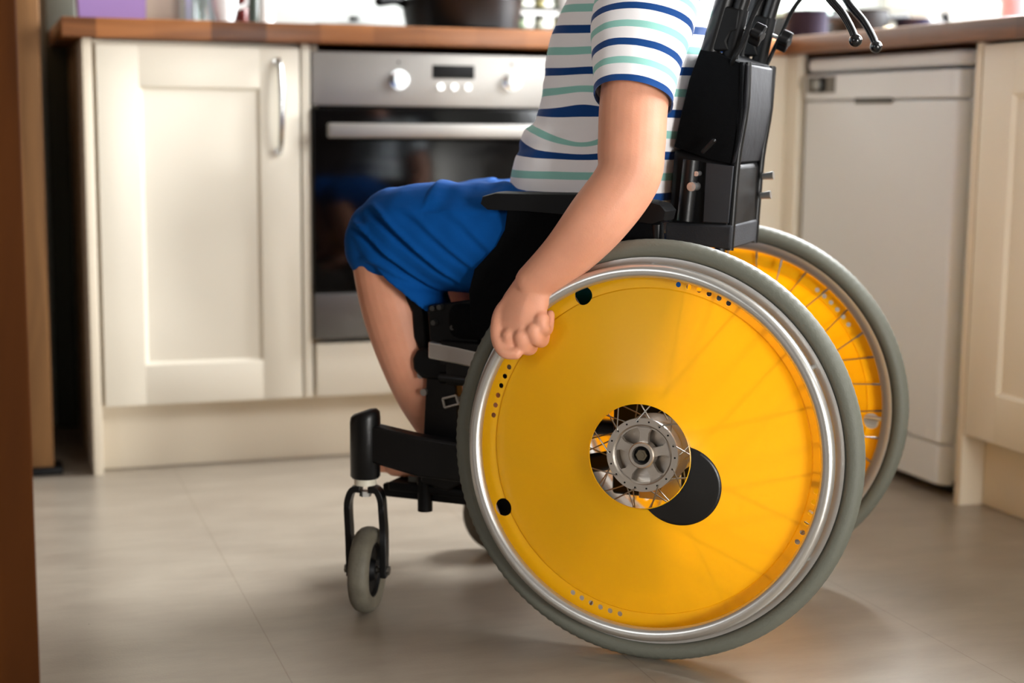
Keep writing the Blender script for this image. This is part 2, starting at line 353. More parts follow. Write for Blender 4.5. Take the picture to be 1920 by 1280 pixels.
# ------------------------------------------------------------------ kitchen units (front faces -Y in local space)
ZT, ZW = 0.910, 0.872
def shaker(parent, x0, x1, z0, z1, y, m, name='door', st=0.078, st_l=None):
    """framed door with a recessed panel, front at y, 20 mm thick"""
    st_l = st_l or st
    b = MB(); T = 0.02
    b.box((x0, y, z0), (x0+st_l, y+T, z1), 0.0015); b.box((x1-st, y, z0), (x1, y+T, z1), 0.0015)
    b.box((x0+st_l-0.001, y, z0), (x1-st+0.001, y+T, z0+st), 0.0015); b.box((x0+st_l-0.001, y, z1-st), (x1-st+0.001, y+T, z1), 0.0015)
    i0, i1, j0, j1 = x0+st_l, x1-st, z0+st, z1-st; e = 0.006; dp = 0.0075
    # sloping inner lip and sunk panel
    for a, c in (((i0, j0), (i1, j0)), ((i1, j0), (i1, j1)), ((i1, j1), (i0, j1)), ((i0, j1), (i0, j0))):
        pass
    o = [(i0, j0), (i1, j0), (i1, j1), (i0, j1)]; q = [(i0+e, j0+e), (i1-e, j0+e), (i1-e, j1-e), (i0+e, j1-e)]
    O = [b.bm.verts.new((x, y+0.001, z)) for x, z in o]; Q = [b.bm.verts.new((x, y+dp, z)) for x, z in q]
    for k in range(4): b.bm.faces.new((O[k], O[(k+1) % 4], Q[(k+1) % 4], Q[k]))
    b.bm.faces.new(Q)
    return b.build(name, m, parent, sharp=20)
def bow_handle(parent, x, z0, z1, y):
    zm = (z0+z1)/2
    pts = [(x, y, z1-0.004), (x, y-0.012, z1-0.002), (x+0.001, y-0.024, z1-0.03), (x+0.002, y-0.030, zm), (x+0.001, y-0.024, z0+0.03), (x, y-0.012, z0+0.002), (x, y, z0+0.004)]
    b = MB().tube(pts, [0.005, 0.0055, 0.0062, 0.0068, 0.0062, 0.0055, 0.005], n=14, smooth=6)
    b.cyl((x, y, z1-0.004), (x, y-0.003, z1-0.004), 0.008); b.cyl((x, y, z0+0.004), (x, y-0.003, z0+0.004), 0.008)
    return b.build('handle', m_chrome, parent)

Y2 = D+0.03
# end panel
tag(MB().box((0.194, Y2, 0), (0.212, YB-0.001, ZW), 0.001).build('end_panel', m_cream2), 'tall cream end panel closing the left side of the cabinet run', 'panel')
# left base cabinet
c = thing('base_cabinet', 'cream base cabinet with framed door and bow handle left of the oven', 'cabinet', (0.43, Y2, 0))
b = MB(); b.box((-0.215, 0.021, 0.14), (0.215, 0.56, 0.158)); b.box((-0.215, 0.021, 0.158), (-0.197, 0.56, ZW-0.002)); b.box((0.197, 0.021, 0.158), (0.215, 0.56, ZW-0.002)); b.box((-0.197, 0.545, 0.158), (0.197, 0.56, ZW-0.002)); b.box((-0.197, 0.03, ZW-0.02), (0.197, 0.545, ZW-0.002))
b.build('carcass', m_cream2, c)
dr = shaker(c, 0.2195-0.43, 0.6215-0.43, 0.140, 0.862, 0, m_cream, st=0.082); bow_handle(dr, 0.577-0.43, 0.650, 0.838, 0)
MB().box((0.6255-0.43, -0.0, 0.14), (0.6435-0.43, 0.021, ZW-0.002), 0.0015).build('filler_strip', m_cream, c)
# oven housing
c = thing('oven_housing', 'cream panel and housing below and around the built-in oven', 'cabinet', (0.946, Y2, 0))
b = MB(); b.box((-0.296, 0.021, 0.14), (0.296, 0.56, 0.158)); b.box((-0.296, 0.021, 0.158), (-0.283, 0.56, ZW-0.002)); b.box((0.283, 0.021, 0.158), (0.296, 0.56, ZW-0.002)); b.box((-0.283, 0.545, 0.158), (0.283, 0.56, ZW-0.002))
b.build('carcass', m_cream2, c)
MB().box((-0.2945, 0, 0.140), (0.2995, 0.02, 0.253), 0.002).build('drawer_front', m_cream, c)
# oven
OX = 0.646
ov = thing('oven', 'built-in stainless steel oven with black glass door under the worktop', 'oven', (0.946, Y2, 0.258))
def ob(x0, x1, z0, z1, y0, y1, bev=0): return MB().box((x0-0.946, y0, z0-0.258), (x1-0.946, y1, z1-0.258), bev)
ob(OX+0.02, OX+0.575, 0.27, 0.85, 0.022, 0.54).build('body', m_dark, ov)
cp = ob(OX, OX+0.597, 0.747, 0.857, -0.004, 0.02, 0.002).build('control_panel', m_steel, ov)
for kx, kz in ((0.829, 0.802), (1.077, 0.802)):
    k = MB(); c0 = V((kx-0.946, -0.004, kz-0.258))
    k.cyl(c0, c0+V((0, -0.005, 0)), 0.021, 0.020, n=32); k.cyl(c0+V((0, -0.005, 0)), c0+V((0, -0.028, 0)), 0.0165, 0.0155, n=32)
    k.box(c0+V((-0.0015, -0.030, 0)), c0+V((0.0015, -0.028, 0.014)))
    k.build('knob', m_white if False else m_chrome, cp)
    MB().box(c0+V((-0.002, -0.001, 0.033)), c0+V((0.002, 0.001, 0.039))).build('knob_mark', m_dark, cp)
ob(0.902, 0.994, 0.806, 0.834, -0.006, -0.003, 0.001).build('display', m_lcd, cp)
for bx in (0.919, 0.949, 0.979):
    c0 = V((bx-0.946, -0.004, 0.789-0.258)); MB().cyl(c0, c0+V((0, -0.005, 0)), 0.0075, 0.007, n=20).build('button', m_chrome, cp)
ob(OX, OX+0.597, 0.362, 0.743, -0.012, 0.018, 0.003).build('glass_door', m_blackgl, ov)
ob(OX, OX+0.597, 0.262, 0.360, -0.012, 0.018, 0.003).build('lower_panel', mat('darker_steel', (112, 112, 110), 0.4, 0.85), ov)
h = MB(); h.box((0.668-0.946, -0.058, 0.682-0.258), (1.222-0.946, -0.042, 0.712-0.258), 0.004)
for hx in (0.69, 1.20): h.box((hx-0.946-0.008, -0.046, 0.690-0.258), (hx-0.946+0.008, -0.012, 0.704-0.258), 0.002)
h.build('handle', m_steel, ov)
# corner cabinet right of the oven (behind the chair)
c = thing('base_cabinet', 'cream corner cabinet front behind the wheelchair, right of the oven', 'cabinet', (1.48, Y2, 0))
MB().box((-0.215, 0.021, 0.14), (0.22, 0.56, ZW-0.002)).build('carcass', m_cream2, c)
shaker(c, 1.262-1.48, 1.600-1.48, 0.140, 0.862, 0, m_cream)
MB().box((1.604-1.48, -0.0, 0.0), (1.738-1.48, 0.02, ZW-0.002), 0.0015).build('filler_panel', m_cream, c)
tag(MB().box((XR+0.022, 3.107, 0), (XR+0.042, Y2+0.02, ZW-0.002), 0.001).build('corner_post', m_cream), 'narrow cream corner post between the filler panel and the dishwasher', 'post')
# plinth
tag(MB().box((0.213, Y2+0.05, 0.001), (1.60, Y2+0.065, 0.139), 0.001).build('plinth', m_cream2), 'long cream plinth board under the oven cabinet run', 'plinth')
# worktops
tag(MB().box((0.155, D, ZW), (XW-0.001, YB-0.001, ZT), 0.003).build('worktop', m_top), 'oak block worktop above the oven and the left cabinet', 'worktop')
tag(MB().box((XR, 0.9, ZW), (XW-0.001, D-0.001, ZT), 0.003).build('worktop', m_top_shaded), 'oak block worktop above the white dishwasher on the right', 'worktop')

# right run, faces -X: local x runs towards -Y
def runx(y, z=0): return (XR+0.03, y, z)
RZ = -PI/2
dw = thing('dishwasher', 'white freestanding dishwasher under the right worktop', 'dishwasher', runx(2.805), RZ)
MB().box((-0.298, 0.03, 0.03), (0.298, 0.57, 0.828), 0.004).build('body', m_white, dw)
def bowed(x0, x1, z0, z1, y, dep, r, bev=0.004):
    """slab whose two upright front edges are generously rounded"""
    P = [V((x0, y+dep, z0))]
    for k in range(9): a = PI/2*k/8; P.append(V((x0+r-r*math.cos(a), y+r-r*math.sin(a), z0)))
    for k in range(9): a = PI/2*k/8; P.append(V((x1-r+r*math.sin(a), y+r-r*math.cos(a), z0)))
    P.append(V((x1, y+dep, z0)))
    return MB().prism(P, (0, 0, z1-z0))
bowed(-0.298, 0.298, 0.832, 0.862, 0.004, 0.5, 0.03).build('lid', m_white, dw, bev=0.008)
dd = bowed(-0.297, 0.297, 0.104, 0.768, 0.0, 0.03, 0.026).build('door', m_white, dw, bev=0.003)
cp = bowed(-0.297, 0.297, 0.771, 0.826, -0.003, 0.033, 0.028).build('control_panel', m_white, dw, bev=0.004)
MB().box((-0.268, -0.0052, 0.786), (-0.150, -0.0025, 0.821), 0.001).build('control_window', mat('grey_window', (92, 88, 80), 0.35), cp)
MB().box((-0.246, -0.0062, 0.789), (-0.184, -0.0045, 0.819), 0.001).build('dial_surround', m_black, cp)
MB().cyl((-0.215, -0.005, 0.804), (-0.215, -0.014, 0.804), 0.0125, 0.0115, n=28).build('dial', m_lid, cp)
b = MB(); b.box((-0.07, -0.004, 0.762), (0.07, 0.004, 0.775), 0.003); b.build('handle_recess', mat('grey_recess', (84, 84, 80), 0.6), cp)
bowed(-0.296, 0.296, 0.022, 0.101, 0.002, 0.03, 0.026).build('kick_panel', m_white, dw, bev=0.003)
for x in (-0.26, 0.26):
    for y in (0.08, 0.52): MB().cyl((x, y, 0), (x, y, 0.035), 0.018).build('foot', m_black, dw)
MB().box((-0.285, 0.045, 0.006), (0.285, 0.06, 0.03)).build('base_strip', m_black, dw)
tag(MB().box((XR+0.03, 2.443, 0), (XW-0.002, 2.462, ZW-0.001), 0.001).build('end_panel', m_cream2), 'cream upright panel standing right of the white dishwasher', 'panel')
c = thing('base_cabinet', 'cream framed cabinet at the right edge beside the dishwasher', 'cabinet', runx(2.14), RZ)
MB().box((-0.298, 0.021, 0.14), (0.298, 0.56, ZW-0.002)).build('carcass', m_cream2, c)
shaker(c, -0.300, 0.297, 0.140, 0.866, 0, m_cream, st=0.09)
c = thing('base_cabinet', 'cream framed cabinet nearer the camera, beyond the right edge', 'cabinet', runx(1.54), RZ)
MB().box((-0.298, 0.021, 0.14), (0.298, 0.56, ZW-0.002)).build('carcass', m_cream2, c)
shaker(c, -0.300, 0.297, 0.140, 0.866, 0, m_cream, st=0.09)
tag(MB().box((XR+0.08, 1.24, 0.001), (XR+0.095, 2.441, 0.139), 0.001).build('plinth', m_cream2), 'cream plinth board under the right hand cabinet', 'plinth')

# ------------------------------------------------------------------ things on the worktops
def wt(px, y):            # x on the back worktop for a pixel column at depth y
    return on(px, 40, 1, y).x
m_purple = mat('purple_paper', (132, 102, 156), 0.6)
x0, x1 = wt(146, 3.24), wt(276, 3.24)
g = thing('gift_bag', 'purple paper bag on the left end of the oak worktop', 'bag', ((x0+x1)/2, 3.28, ZT)); hw = (x1-x0)/2
b = MB(); b.loft([[(-hw*0.96, -0.04, 0.0), (hw*0.96, -0.04, 0.0), (hw*0.96, 0.04, 0.0), (-hw*0.96, 0.04, 0.0)], [(-hw, -0.04, 0.09), (hw, -0.04, 0.09), (hw, 0.04, 0.09), (-hw, 0.04, 0.09)], [(-hw, -0.012, 0.19), (hw, -0.012, 0.19), (hw, 0.012, 0.19), (-hw, 0.012, 0.19)]])
b.build('bag_body', m_purple, g)
MB().tube([(-0.03, -0.012, 0.19), (-0.025, -0.014, 0.23), (0, -0.015, 0.25), (0.025, -0.014, 0.23), (0.03, -0.012, 0.19)], 0.002).build('handle', m_purple, g)
x = wt(312, 3.36)
tag(MB().box((x-0.045, 3.36, ZT), (x+0.04, 3.40, ZT+0.16), 0.006).build('storage_box', mat('beige_card', (198, 182, 160), 0.7)), 'beige card box on the worktop right of the purple bag', 'box')
m_clear = glass_mat('clear_glass', (0.86, 0.9, 0.9), 0.25)
def jar(name, px, y, r, h, m, label, cat, group=None, lidm=None):
    x = wt(px, y); t = thing(name, label, cat, (x, y, ZT), 0, group)
    pr = [(r*0.9, 0), (r, 0.006), (r, h*0.82), (r*0.8, h*0.93), (r*0.8, h), (r*0.72, h), (r*0.72, h*0.93), (r*0.92, h*0.8), (r*0.92, 0.008), (0.001, 0.008), (0.001, 0)]
    rev(MB(), (0, 0, 0), (0, 0, 1), pr, 40).build('jar_body' if 'jar' in name else 'vessel_body', m, t)
    if lidm: MB().cyl((0, 0, h), (0, 0, h+0.018), r*0.86, n=32).build('lid', lidm, t)
    return t
jar('glass_jar', 378, 3.32, 0.045, 0.15, m_clear, 'clear glass jar on the worktop above the cabinet door', 'jar', None, m_lid)
def mug(px, y, r, h, m, label):
    x = wt(px, y); t = thing('mug', label, 'mug', (x, y, ZT))
    rev(MB(), (0, 0, 0), (0, 0, 1), [(0.001, 0), (r*0.55, 0), (r*0.85, h*0.35), (r, h), (r*0.93, h), (r*0.78, h*0.38), (r*0.5, 0.006), (0.001, 0.006)], 40).build('cup', m, t)
    MB().tube([(r*0.95, 0, h*0.85), (r*1.5, 0, h*0.8), (r*1.55, 0, h*0.45), (r*0.88, 0, h*0.35)], 0.005).build('handle', m, t)
mug(422, 3.26, 0.030, 0.10, mat('white_china', (238, 240, 240), 0.2), 'white china mug between the glass jar and the dark bottle')
x = wt(452, 3.34); t = thing('sauce_bottle', 'small dark red bottle beside the white mug on the worktop', 'bottle', (x, 3.34, ZT))
rev(MB(), (0, 0, 0), (0, 0, 1), [(0.001, 0), (0.015, 0), (0.016, 0.07), (0.007, 0.1), (0.007, 0.12), (0.001, 0.12)], 28).build('bottle_body', mat('dark_red_glass', (92, 26, 22), 0.2), t)
MB().cyl((0, 0, 0.12), (0, 0, 0.135), 0.009).build('cap', m_black, t)
x = wt(476, 3.26); t = thing('oil_bottle', 'small dark green bottle next to the white tumbler', 'bottle', (x, 3.26, ZT))
rev(MB(), (0, 0, 0), (0, 0, 1), [(0.001, 0), (0.012, 0), (0.012, 0.06), (0.006, 0.09), (0.006, 0.11), (0.001, 0.11)], 28).build('bottle_body', mat('dark_green_glass', (38, 48, 36), 0.2), t)
MB().cyl((0, 0, 0.11), (0, 0, 0.122), 0.008).build('cap', m_black, t)
x = wt(497, 3.27)
tag(rev(MB(), (x, 3.27, ZT), (0, 0, 1), [(0.001, 0), (0.018, 0), (0.021, 0.12), (0.018, 0.12), (0.016, 0.004), (0.001, 0.004)], 36).build('tumbler', mat('white_glass', (236, 240, 240), 0.2)), 'tall white tumbler on the worktop above the door handle', 'glass')
# hob, pan, lid
xh0, xh1 = 0.67, 1.23
hb = thing('hob', 'black glass hob set in the worktop above the oven', 'hob', (0.95, 3.45, ZT))
MB().box((-0.285, -0.24, 0.0002), (0.285, 0.24, 0.006), 0.002).build('hob_glass', m_blackgl, hb)
for sx, sy in ((-0.14, -0.11), (0.14, -0.11), (-0.14, 0.11), (0.14, 0.11)):
    rev(MB(), (sx, sy, 0.006), (0, 0, 1), [(0.075, 0), (0.078, 0), (0.078, 0.0004), (0.075, 0.0004)], 48).build('ring_mark', m_lid, hb)
x = wt(866, 3.36); pz = ZT+0.0065
fp = thing('frying_pan', 'large black frying pan on the hob above the oven', 'pan', (x, 3.36, pz))
R1 = (wt(975, 3.36)-wt(757, 3.36))/2
rev(MB(), (0, 0, 0), (0, 0, 1), [(0.001, 0), (R1*0.86, 0), (R1*0.92, 0.004), (R1*1.0, 0.062), (R1*1.02, 0.066), (R1*0.98, 0.066), (R1*0.90, 0.01), (0.001, 0.006)], 72).build('pan_body', m_blackm, fp)
MB().tube([(-R1*0.97, 0, 0.056), (-R1*1.15, -0.01, 0.062), (-R1*1.42, -0.02, 0.058)], [0.011, 0.010, 0.012], n=14, round_end=True).build('handle', m_black, fp)
x = wt(700, 3.46); pl_ = thing('pan_lid', 'low grey pan lid lying left of the black frying pan', 'lid', (x-0.012, 3.60, ZT+0.0065))
rev(MB(), (0, 0, 0), (0, 0, 1), [(0.001, 0.030), (0.03, 0.028), (0.06, 0.020), (0.082, 0.004), (0.084, 0), (0.08, 0), (0.058, 0.016), (0.001, 0.026)], 56).build('lid_dome', m_lid, pl_)
MB().cyl((0, 0, 0.030), (0, 0, 0.040), 0.012).build('lid_knob', m_black, pl_)
# spice rack and white canister
xa, xb = wt(982, 3.50), wt(1052, 3.50)
sr = thing('spice_rack', 'dark wire rack of small spice jars right of the frying pan', 'rack', ((xa+xb)/2, 3.52, ZT)); hw = (xb-xa)/2+0.02
b = MB()
for z in (0.004, 0.07, 0.135):
    b.box((-hw, -0.03, z), (hw, 0.03, z+0.006)); b.box((-hw, -0.032, z+0.02), (hw, -0.029, z+0.025))
for sx in (-hw, hw): b.box((sx-0.002, -0.032, 0), (sx+0.002, 0.032, 0.20))
b.build('rack_frame', m_black, sr)
m_sp = [mat('spice_green', (112, 130, 96), 0.5), mat('spice_pale', (190, 196, 176), 0.5), mat('spice_straw', (170, 160, 100), 0.5)]
for i in range(3):
    for j in range(2):
        jx = x_ = (xa+xb)/2-hw+0.018+i*(2*hw-0.036)/2; jz = ZT+0.0103+j*0.066
        s_ = thing('spice_jar', ['left', 'middle', 'right'][i]+' spice jar on the '+['bottom', 'middle'][j]+' shelf of the dark rack', 'jar', (jx, 3.523, jz), 0, 'spice jars in the dark rack')
        MB().cyl((0, 0, 0), (0, 0, 0.036), 0.013, n=24).build('jar_body', m_sp[(i+j) % 3], s_)
        MB().cyl((0, 0, 0.036), (0, 0, 0.048), 0.0125, n=24).build('lid', m_black, s_)
x = wt(1064, 3.34)
tag(rev(MB(), (x, 3.34, ZT), (0, 0, 1), [(0.001, 0), (0.022, 0), (0.022, 0.17), (0.001, 0.17)], 40).build('canister', mat('white_tin', (228, 236, 238), 0.3)), 'slim white canister on the worktop just left of the striped shirt', 'canister')
# chopping board leaning on the back wall, behind the boy's shoulder
x = wt(1345, 3.66)
cb = MB().box((-0.11, -0.009, 0), (0.11, 0.009, 0.34), 0.006).build('chopping_board', wood_mat('pale_board', (198, 158, 120), (226, 192, 158), 2, 0.8, 0.5))
cb.location = (x-0.06, 3.70-0.035, ZT+0.0015); cb.rotation_euler = (math.radians(-8), 0, 0); tag(cb, 'pale wooden chopping board leaning on the wall behind the shoulder', 'board')
# pots drying in the right corner
def pot(px, y, r, h, m, label, group, z=ZT, tilt=0, py=40):
    p_ = on(px, py, 1, y); t = thing('saucepan', label, 'pan', (p_.x, y, z), 0, group); t.rotation_euler = (tilt, 0, 0)
    rev(MB(), (0, 0, 0), (0, 0, 1), [(0.001, 0), (r*0.92, 0), (r, 0.01), (r, h), (r*1.04, h+0.003), (r*0.95, h+0.003), (r*0.94, 0.012), (0.001, 0.006)], 56).build('pan_body', m, t)
    MB().tube([(r*0.98, 0, h*0.8), (r*1.35, 0, h*0.85), (r*1.9, 0, h*0.88)], [0.008, 0.009, 0.010], n=12, round_end=True).build('handle', m_black, t)
    return t
pot(1512, 3.30, 0.050, 0.070, m_navy, 'navy saucepan in the corner behind the brake levers', 'dark saucepans in the corner')
pot(1612, 3.42, 0.070, 0.085, m_black, 'wide black saucepan between the two navy ones', 'dark saucepans in the corner')
pot(1712, 3.36, 0.042, 0.065, m_navy, 'small navy saucepan nearest the bright window', 'dark saucepans in the corner')
x = on(1560, 20, 1, 3.62)
tag(MB().box((x.x-0.14, 3.55, ZT), (x.x+0.10, 3.71, ZT+0.085), 0.01).build('drainer_tray', m_black), 'black drainer tray behind the dark saucepans', 'tray')
tag(MB().box((x.x-0.14, 3.56, ZT+0.0855), (x.x+0.10, 3.70, ZT+0.097), 0.004).build('serving_tray', mat('pale_green_tray', (176, 206, 190), 0.4)), 'pale green tray lying on the black drainer tray', 'tray')
p_ = on(1668, 36, 1, 3.27)
tag(MB().sph((p_.x, 3.27, ZT+0.020), 0.020, (1.2, 1, 1)).build('bread_roll', mat('cream_crust', (226, 206, 170), 0.7)), 'small cream bread roll on the worktop in front of the pans', 'food')
p_ = on(1906, 15, 0, XW-0.12)
b = MB(); b.cyl((0, 0, 0), (0, 0, 0.16), 0.035, n=40); pk = b.build('kitchen_canister', mat('pink_tin', (240, 168, 182), 0.5)); pk.location = (p_.x, p_.y, ZT)
tag(pk, 'pink canister on the right worktop beside the bright window', 'canister')

# ------------------------------------------------------------------ wheelchair (local: +x forward, +y towards the camera, z up)
HEAD = 2.4342
ROOT = V((0.97562, 2.02317, 0)); CF = V((math.cos(HEAD), math.sin(HEAD), 0)); CL = V((-CF.y, CF.x, 0))
def S(px, py, y):
    """chair-space point on the lengthwise plane y = const seen at a photograph pixel"""
    d = ray(px, py); oo = EYE-ROOT; t = (y-oo.dot(CL))/d.dot(CL); P = oo+d*t
    return V((P.dot(CF), y, P.z))
def SS(pts, y): return [S(a, b, y) for a, b in pts]
wc = thing('wheelchair', 'black framed wheelchair with yellow spoke covers in the middle of the kitchen', 'wheelchair', ROOT, HEAD)

CAMB, HT, HZ, HX = 0.0564, 0.211, 0.2839, 0.0
def yellow_mat():
    m = bpy.data.materials.new('yellow_spoke_cover'); m.use_nodes = True; nt = m.node_tree; b = nt.nodes['Principled BSDF']; L = nt.links
    b.inputs['Base Color'].default_value = lin((255, 208, 26)); b.inputs['Roughness'].default_value = 0.3; b.inputs['Coat Weight'].default_value = 0.12
    b.inputs['Coat Roughness'].default_value = 0.2
    out = nt.nodes['Material Output']
    tr = nt.nodes.new('ShaderNodeBsdfTranslucent'); tr.inputs[0].default_value = lin((255, 206, 26))
    tp = nt.nodes.new('ShaderNodeBsdfTransparent'); tp.inputs[0].default_value = lin((255, 190, 60))
    x1 = nt.nodes.new('ShaderNodeMixShader'); x1.inputs[0].default_value = 0.45
    x2 = nt.nodes.new('ShaderNodeMixShader'); x2.inputs[0].default_value = 0.09
    L.new(b.outputs[0], x1.inputs[1]); L.new(tr.outputs[0], x1.inputs[2]); L.new(x1.outputs[0], x2.inputs[1]); L.new(tp.outputs[0], x2.inputs[2])
    L.new(x2.outputs[0], out.inputs[0]); return m
m_yel = yellow_mat()
m_hub = mat('cast_aluminium_hub', (190, 182, 172), 0.3, 0.9, bump=0.08, bscale=300)
m_spoke = mat('steel_spoke', (150, 148, 142), 0.3, 0.9)
m_patch = mat('black_patch', (7, 7, 8), 0.35)
m_zinc = mat('zinc_bolt', (200, 200, 198), 0.3, 0.9)

def cover_off(r):   # dished cover: flat band near the rim, then a cone rising outwards to the hub
    if r > 0.2185: return 0.0125
    return 0.0145 + (0.2185-r)*(0.056-0.0145)/(0.2185-0.069)
def make_wheel(side):
    n = V((0, side*math.cos(CAMB), math.sin(CAMB))); c = V((HX, side*HT, HZ)); u = V((1, 0, 0)); v = u.cross(n)
    if v.z < 0: v = -v
    def P(r, a, off): return c + u*(r*math.cos(a)) + v*(r*math.sin(a)) + n*off
    # rim is the part, everything else hangs on it
    rim = rev(MB(), c, n, [(0.2590, -0.011), (0.2610, 0.0), (0.2590, 0.011), (0.2600, 0.0125), (0.2555, 0.0128), (0.2480, 0.0095), (0.2440, 0.005), (0.2440, -0.005), (0.2480, -0.0095), (0.2555, -0.0128), (0.2600, -0.0125)], 144).build('rear_wheel', m_alu_m, wc)
    ty = MB(); N = 288; K = 28; rings = []
    for i in range(N):
        a = 2*PI*i/N; ring = []
        for j in range(K):
            s = 2*PI*j/K; rr = 0.2708+0.0132*math.cos(s); ax = 0.0165*math.sin(s)
            if math.cos(s) > 0.35:  rr += 0.0006*(1 if (i % 2) else -1)*(1 if math.cos(s) < 0.93 else 0.2)
            ring.append(P(rr, a, ax))
        rings.append(ring)
    ty.loft(rings, caps=False, close=True); ty.build('tyre', m_rubber, rim, sharp=60)
    torus(MB(), c+n*0.0328, n, 0.2426, 0.0092, n=160, k=24).build('handrim', m_alu, rim)
    for k in range(6):
        a = 2.60+k*PI/3
        MB().cyl(P(0.2435, a, 0.030), P(0.2500, a, 0.006), 0.0035, n=12).build('handrim_tab', m_alu, rim)
    # cover with its holes cut through
    cv = MB(); rr = [0.069, 0.072, 0.10, 0.14, 0.18, 0.205, 0.2165, 0.2185, 0.2200, 0.236, 0.2425]
    prof = [(r, cover_off(r)) for r in rr]; inn = [(r, o-0.0014) for r, o in prof[::-1]]
    # beaded edge of the centre hole
    rev(cv, c, n, [(0.0690, cover_off(0.069)+0.0012)] + prof[1:] + inn[:-1] + [(0.0690, cover_off(0.069)-0.002)], 144)
    cover = cv.build('spoke_cover', m_yel, rim, sharp=25)
    cut = MB(); base = math.radians(8 if side > 0 else 37)
    for q in range(4):
        for k in range(6):
            a = base + q*PI/2 + (k)*math.radians(3.62)
            cut.cyl(P(0.2275, a, -0.01), P(0.2275, a, 0.04), 0.0036, n=14)
    for a in ((math.radians(64), math.radians(-25)) if side > 0 else (math.radians(185), math.radians(66), math.radians(276))):
        cut.cyl(P(0.2270, a, -0.01), P(0.2270, a, 0.04), 0.0125, n=28)
    co = cut.build('cutter', m_yel, wc)
    bo = cover.modifiers.new('holes', 'BOOLEAN'); bo.object = co; bo.operation = 'DIFFERENCE'; bo.solver = 'EXACT'
    baked(cover); cover.data.set_sharp_from_angle(angle=math.radians(25)); bpy.data.objects.remove(co)
    # round black patch lying on the cone, clipped by the centre hole
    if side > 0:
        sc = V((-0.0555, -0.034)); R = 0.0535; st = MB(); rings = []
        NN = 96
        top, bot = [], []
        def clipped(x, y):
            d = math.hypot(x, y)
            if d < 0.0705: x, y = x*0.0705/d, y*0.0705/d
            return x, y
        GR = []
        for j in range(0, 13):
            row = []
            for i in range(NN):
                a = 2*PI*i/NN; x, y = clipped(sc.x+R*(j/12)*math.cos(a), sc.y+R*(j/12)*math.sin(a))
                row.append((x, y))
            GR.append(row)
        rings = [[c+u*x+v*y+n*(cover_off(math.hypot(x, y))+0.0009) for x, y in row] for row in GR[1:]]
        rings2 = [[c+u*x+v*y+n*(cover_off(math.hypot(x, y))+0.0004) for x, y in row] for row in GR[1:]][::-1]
        st.loft(rings+rings2, caps=True).build('round_patch', m_patch, rim, sharp=80)
    # hub: two drilled flanges, drum, five-armed face, bearing ring, axle nut
    h = MB(); f1, f0 = 0.040, -0.016
    rev(h, c, n, [(0.0385, f1-0.003), (0.0490, f1-0.003), (0.0495, f1), (0.0490, f1+0.003), (0.0405, f1+0.003), (0.0385, f1+0.001)], 80)
    rev(h, c, n, [(0.0365, f0-0.002), (0.0490, f0-0.002), (0.0495, f0), (0.0490, f0+0.002), (0.0365, f0+0.002)], 80)
    rev(h, c, n, [(0.0355, f0), (0.0392, f0), (0.0405, (f0+f1)/2), (0.0392, f1), (0.0365, f1), (0.037, (f0+f1)/2)], 80)
    rev(h, c, n, [(0.0115, f1-0.012), (0.0175, f1-0.012), (0.0175, f1+0.006), (0.0160, f1+0.0075), (0.0125, f1+0.0075), (0.0115, f1+0.005)], 64)
    rev(h, c, n, [(0.012, f1-0.022), (0.0385, f1-0.020), (0.0385, f1-0.017), (0.012, f1-0.019)], 64)
    hub = h.build('hub', m_hub, rim)
    b = MB()
    for k in range(5):
        a0 = math.radians(20+72*k); w0, w1 = 0.20, 0.34
        pr_, pb = [], []
        for r, hw in ((0.0165, 0.42), (0.022, 0.26), (0.030, 0.20), (0.0392, 0.28)):
            pr_.append((r, a0-hw)); pb.append((r, a0+hw))
        poly = pr_+pb[::-1]
        b.prism([P(r, a, f1-0.008) for r, a in poly], n*0.008)
    b.build('hub_arm', m_hub, hub, sharp=30)
    rev(MB(), c, n, [(0.001, f1-0.004), (0.0115, f1-0.004), (0.0115, f1-0.001), (0.001, f1-0.001)], 40).build('bearing_seal', m_black, hub)
    b = MB(); b.cyl(c+n*(f1-0.002), c+n*(f1+0.006), 0.0078, n=6); b.cyl(c+n*(f1+0.005), c+n*(f1+0.008), 0.0045, n=20)
    b.build('axle_nut', mat('bronze_nut', (120, 110, 92), 0.35, 0.9), hub)
    b = MB()
    for k in range(18):
        a = 2*PI*k/18
        b.cyl(P(0.0448, a, f1+0.0026), P(0.0448, a, f1+0.0034), 0.0013, n=10)
    note(b.build('flange_hole', m_black, hub), 'ring of small dark spoke holes in the hub flange')
    # 36 crossed spokes
    for k in range(36):
        outer = k % 2 == 0; fo = (f1+0.0038) if outer else (f0-0.003)
        if (k//2) % 2: fo = (f1-0.0035) if outer else (f0+0.003)
        a = 2*PI*k/36; tw = 0.62*(1 if (k//2) % 2 else -1)
        b = MB(); b.cyl(P(0.0448, a+tw*1.2, fo), P(0.2445, a-0*tw, 0.003 if outer else -0.003), 0.00095, n=8)
        b.cyl(P(0.232, a+(tw*1.2)*0.012, 0.006 if outer else -0.0035), P(0.2450, a, 0.003 if outer else -0.003), 0.0017, n=8)
        b.build('spoke', m_spoke, rim)
    # valve
    MB().cyl(P(0.2440, math.radians(183), 0.0), P(0.218, math.radians(183), 0.0), 0.0035, 0.003, n=12).build('valve', m_zinc, rim)
    return rim
make_wheel(1); make_wheel(-1)

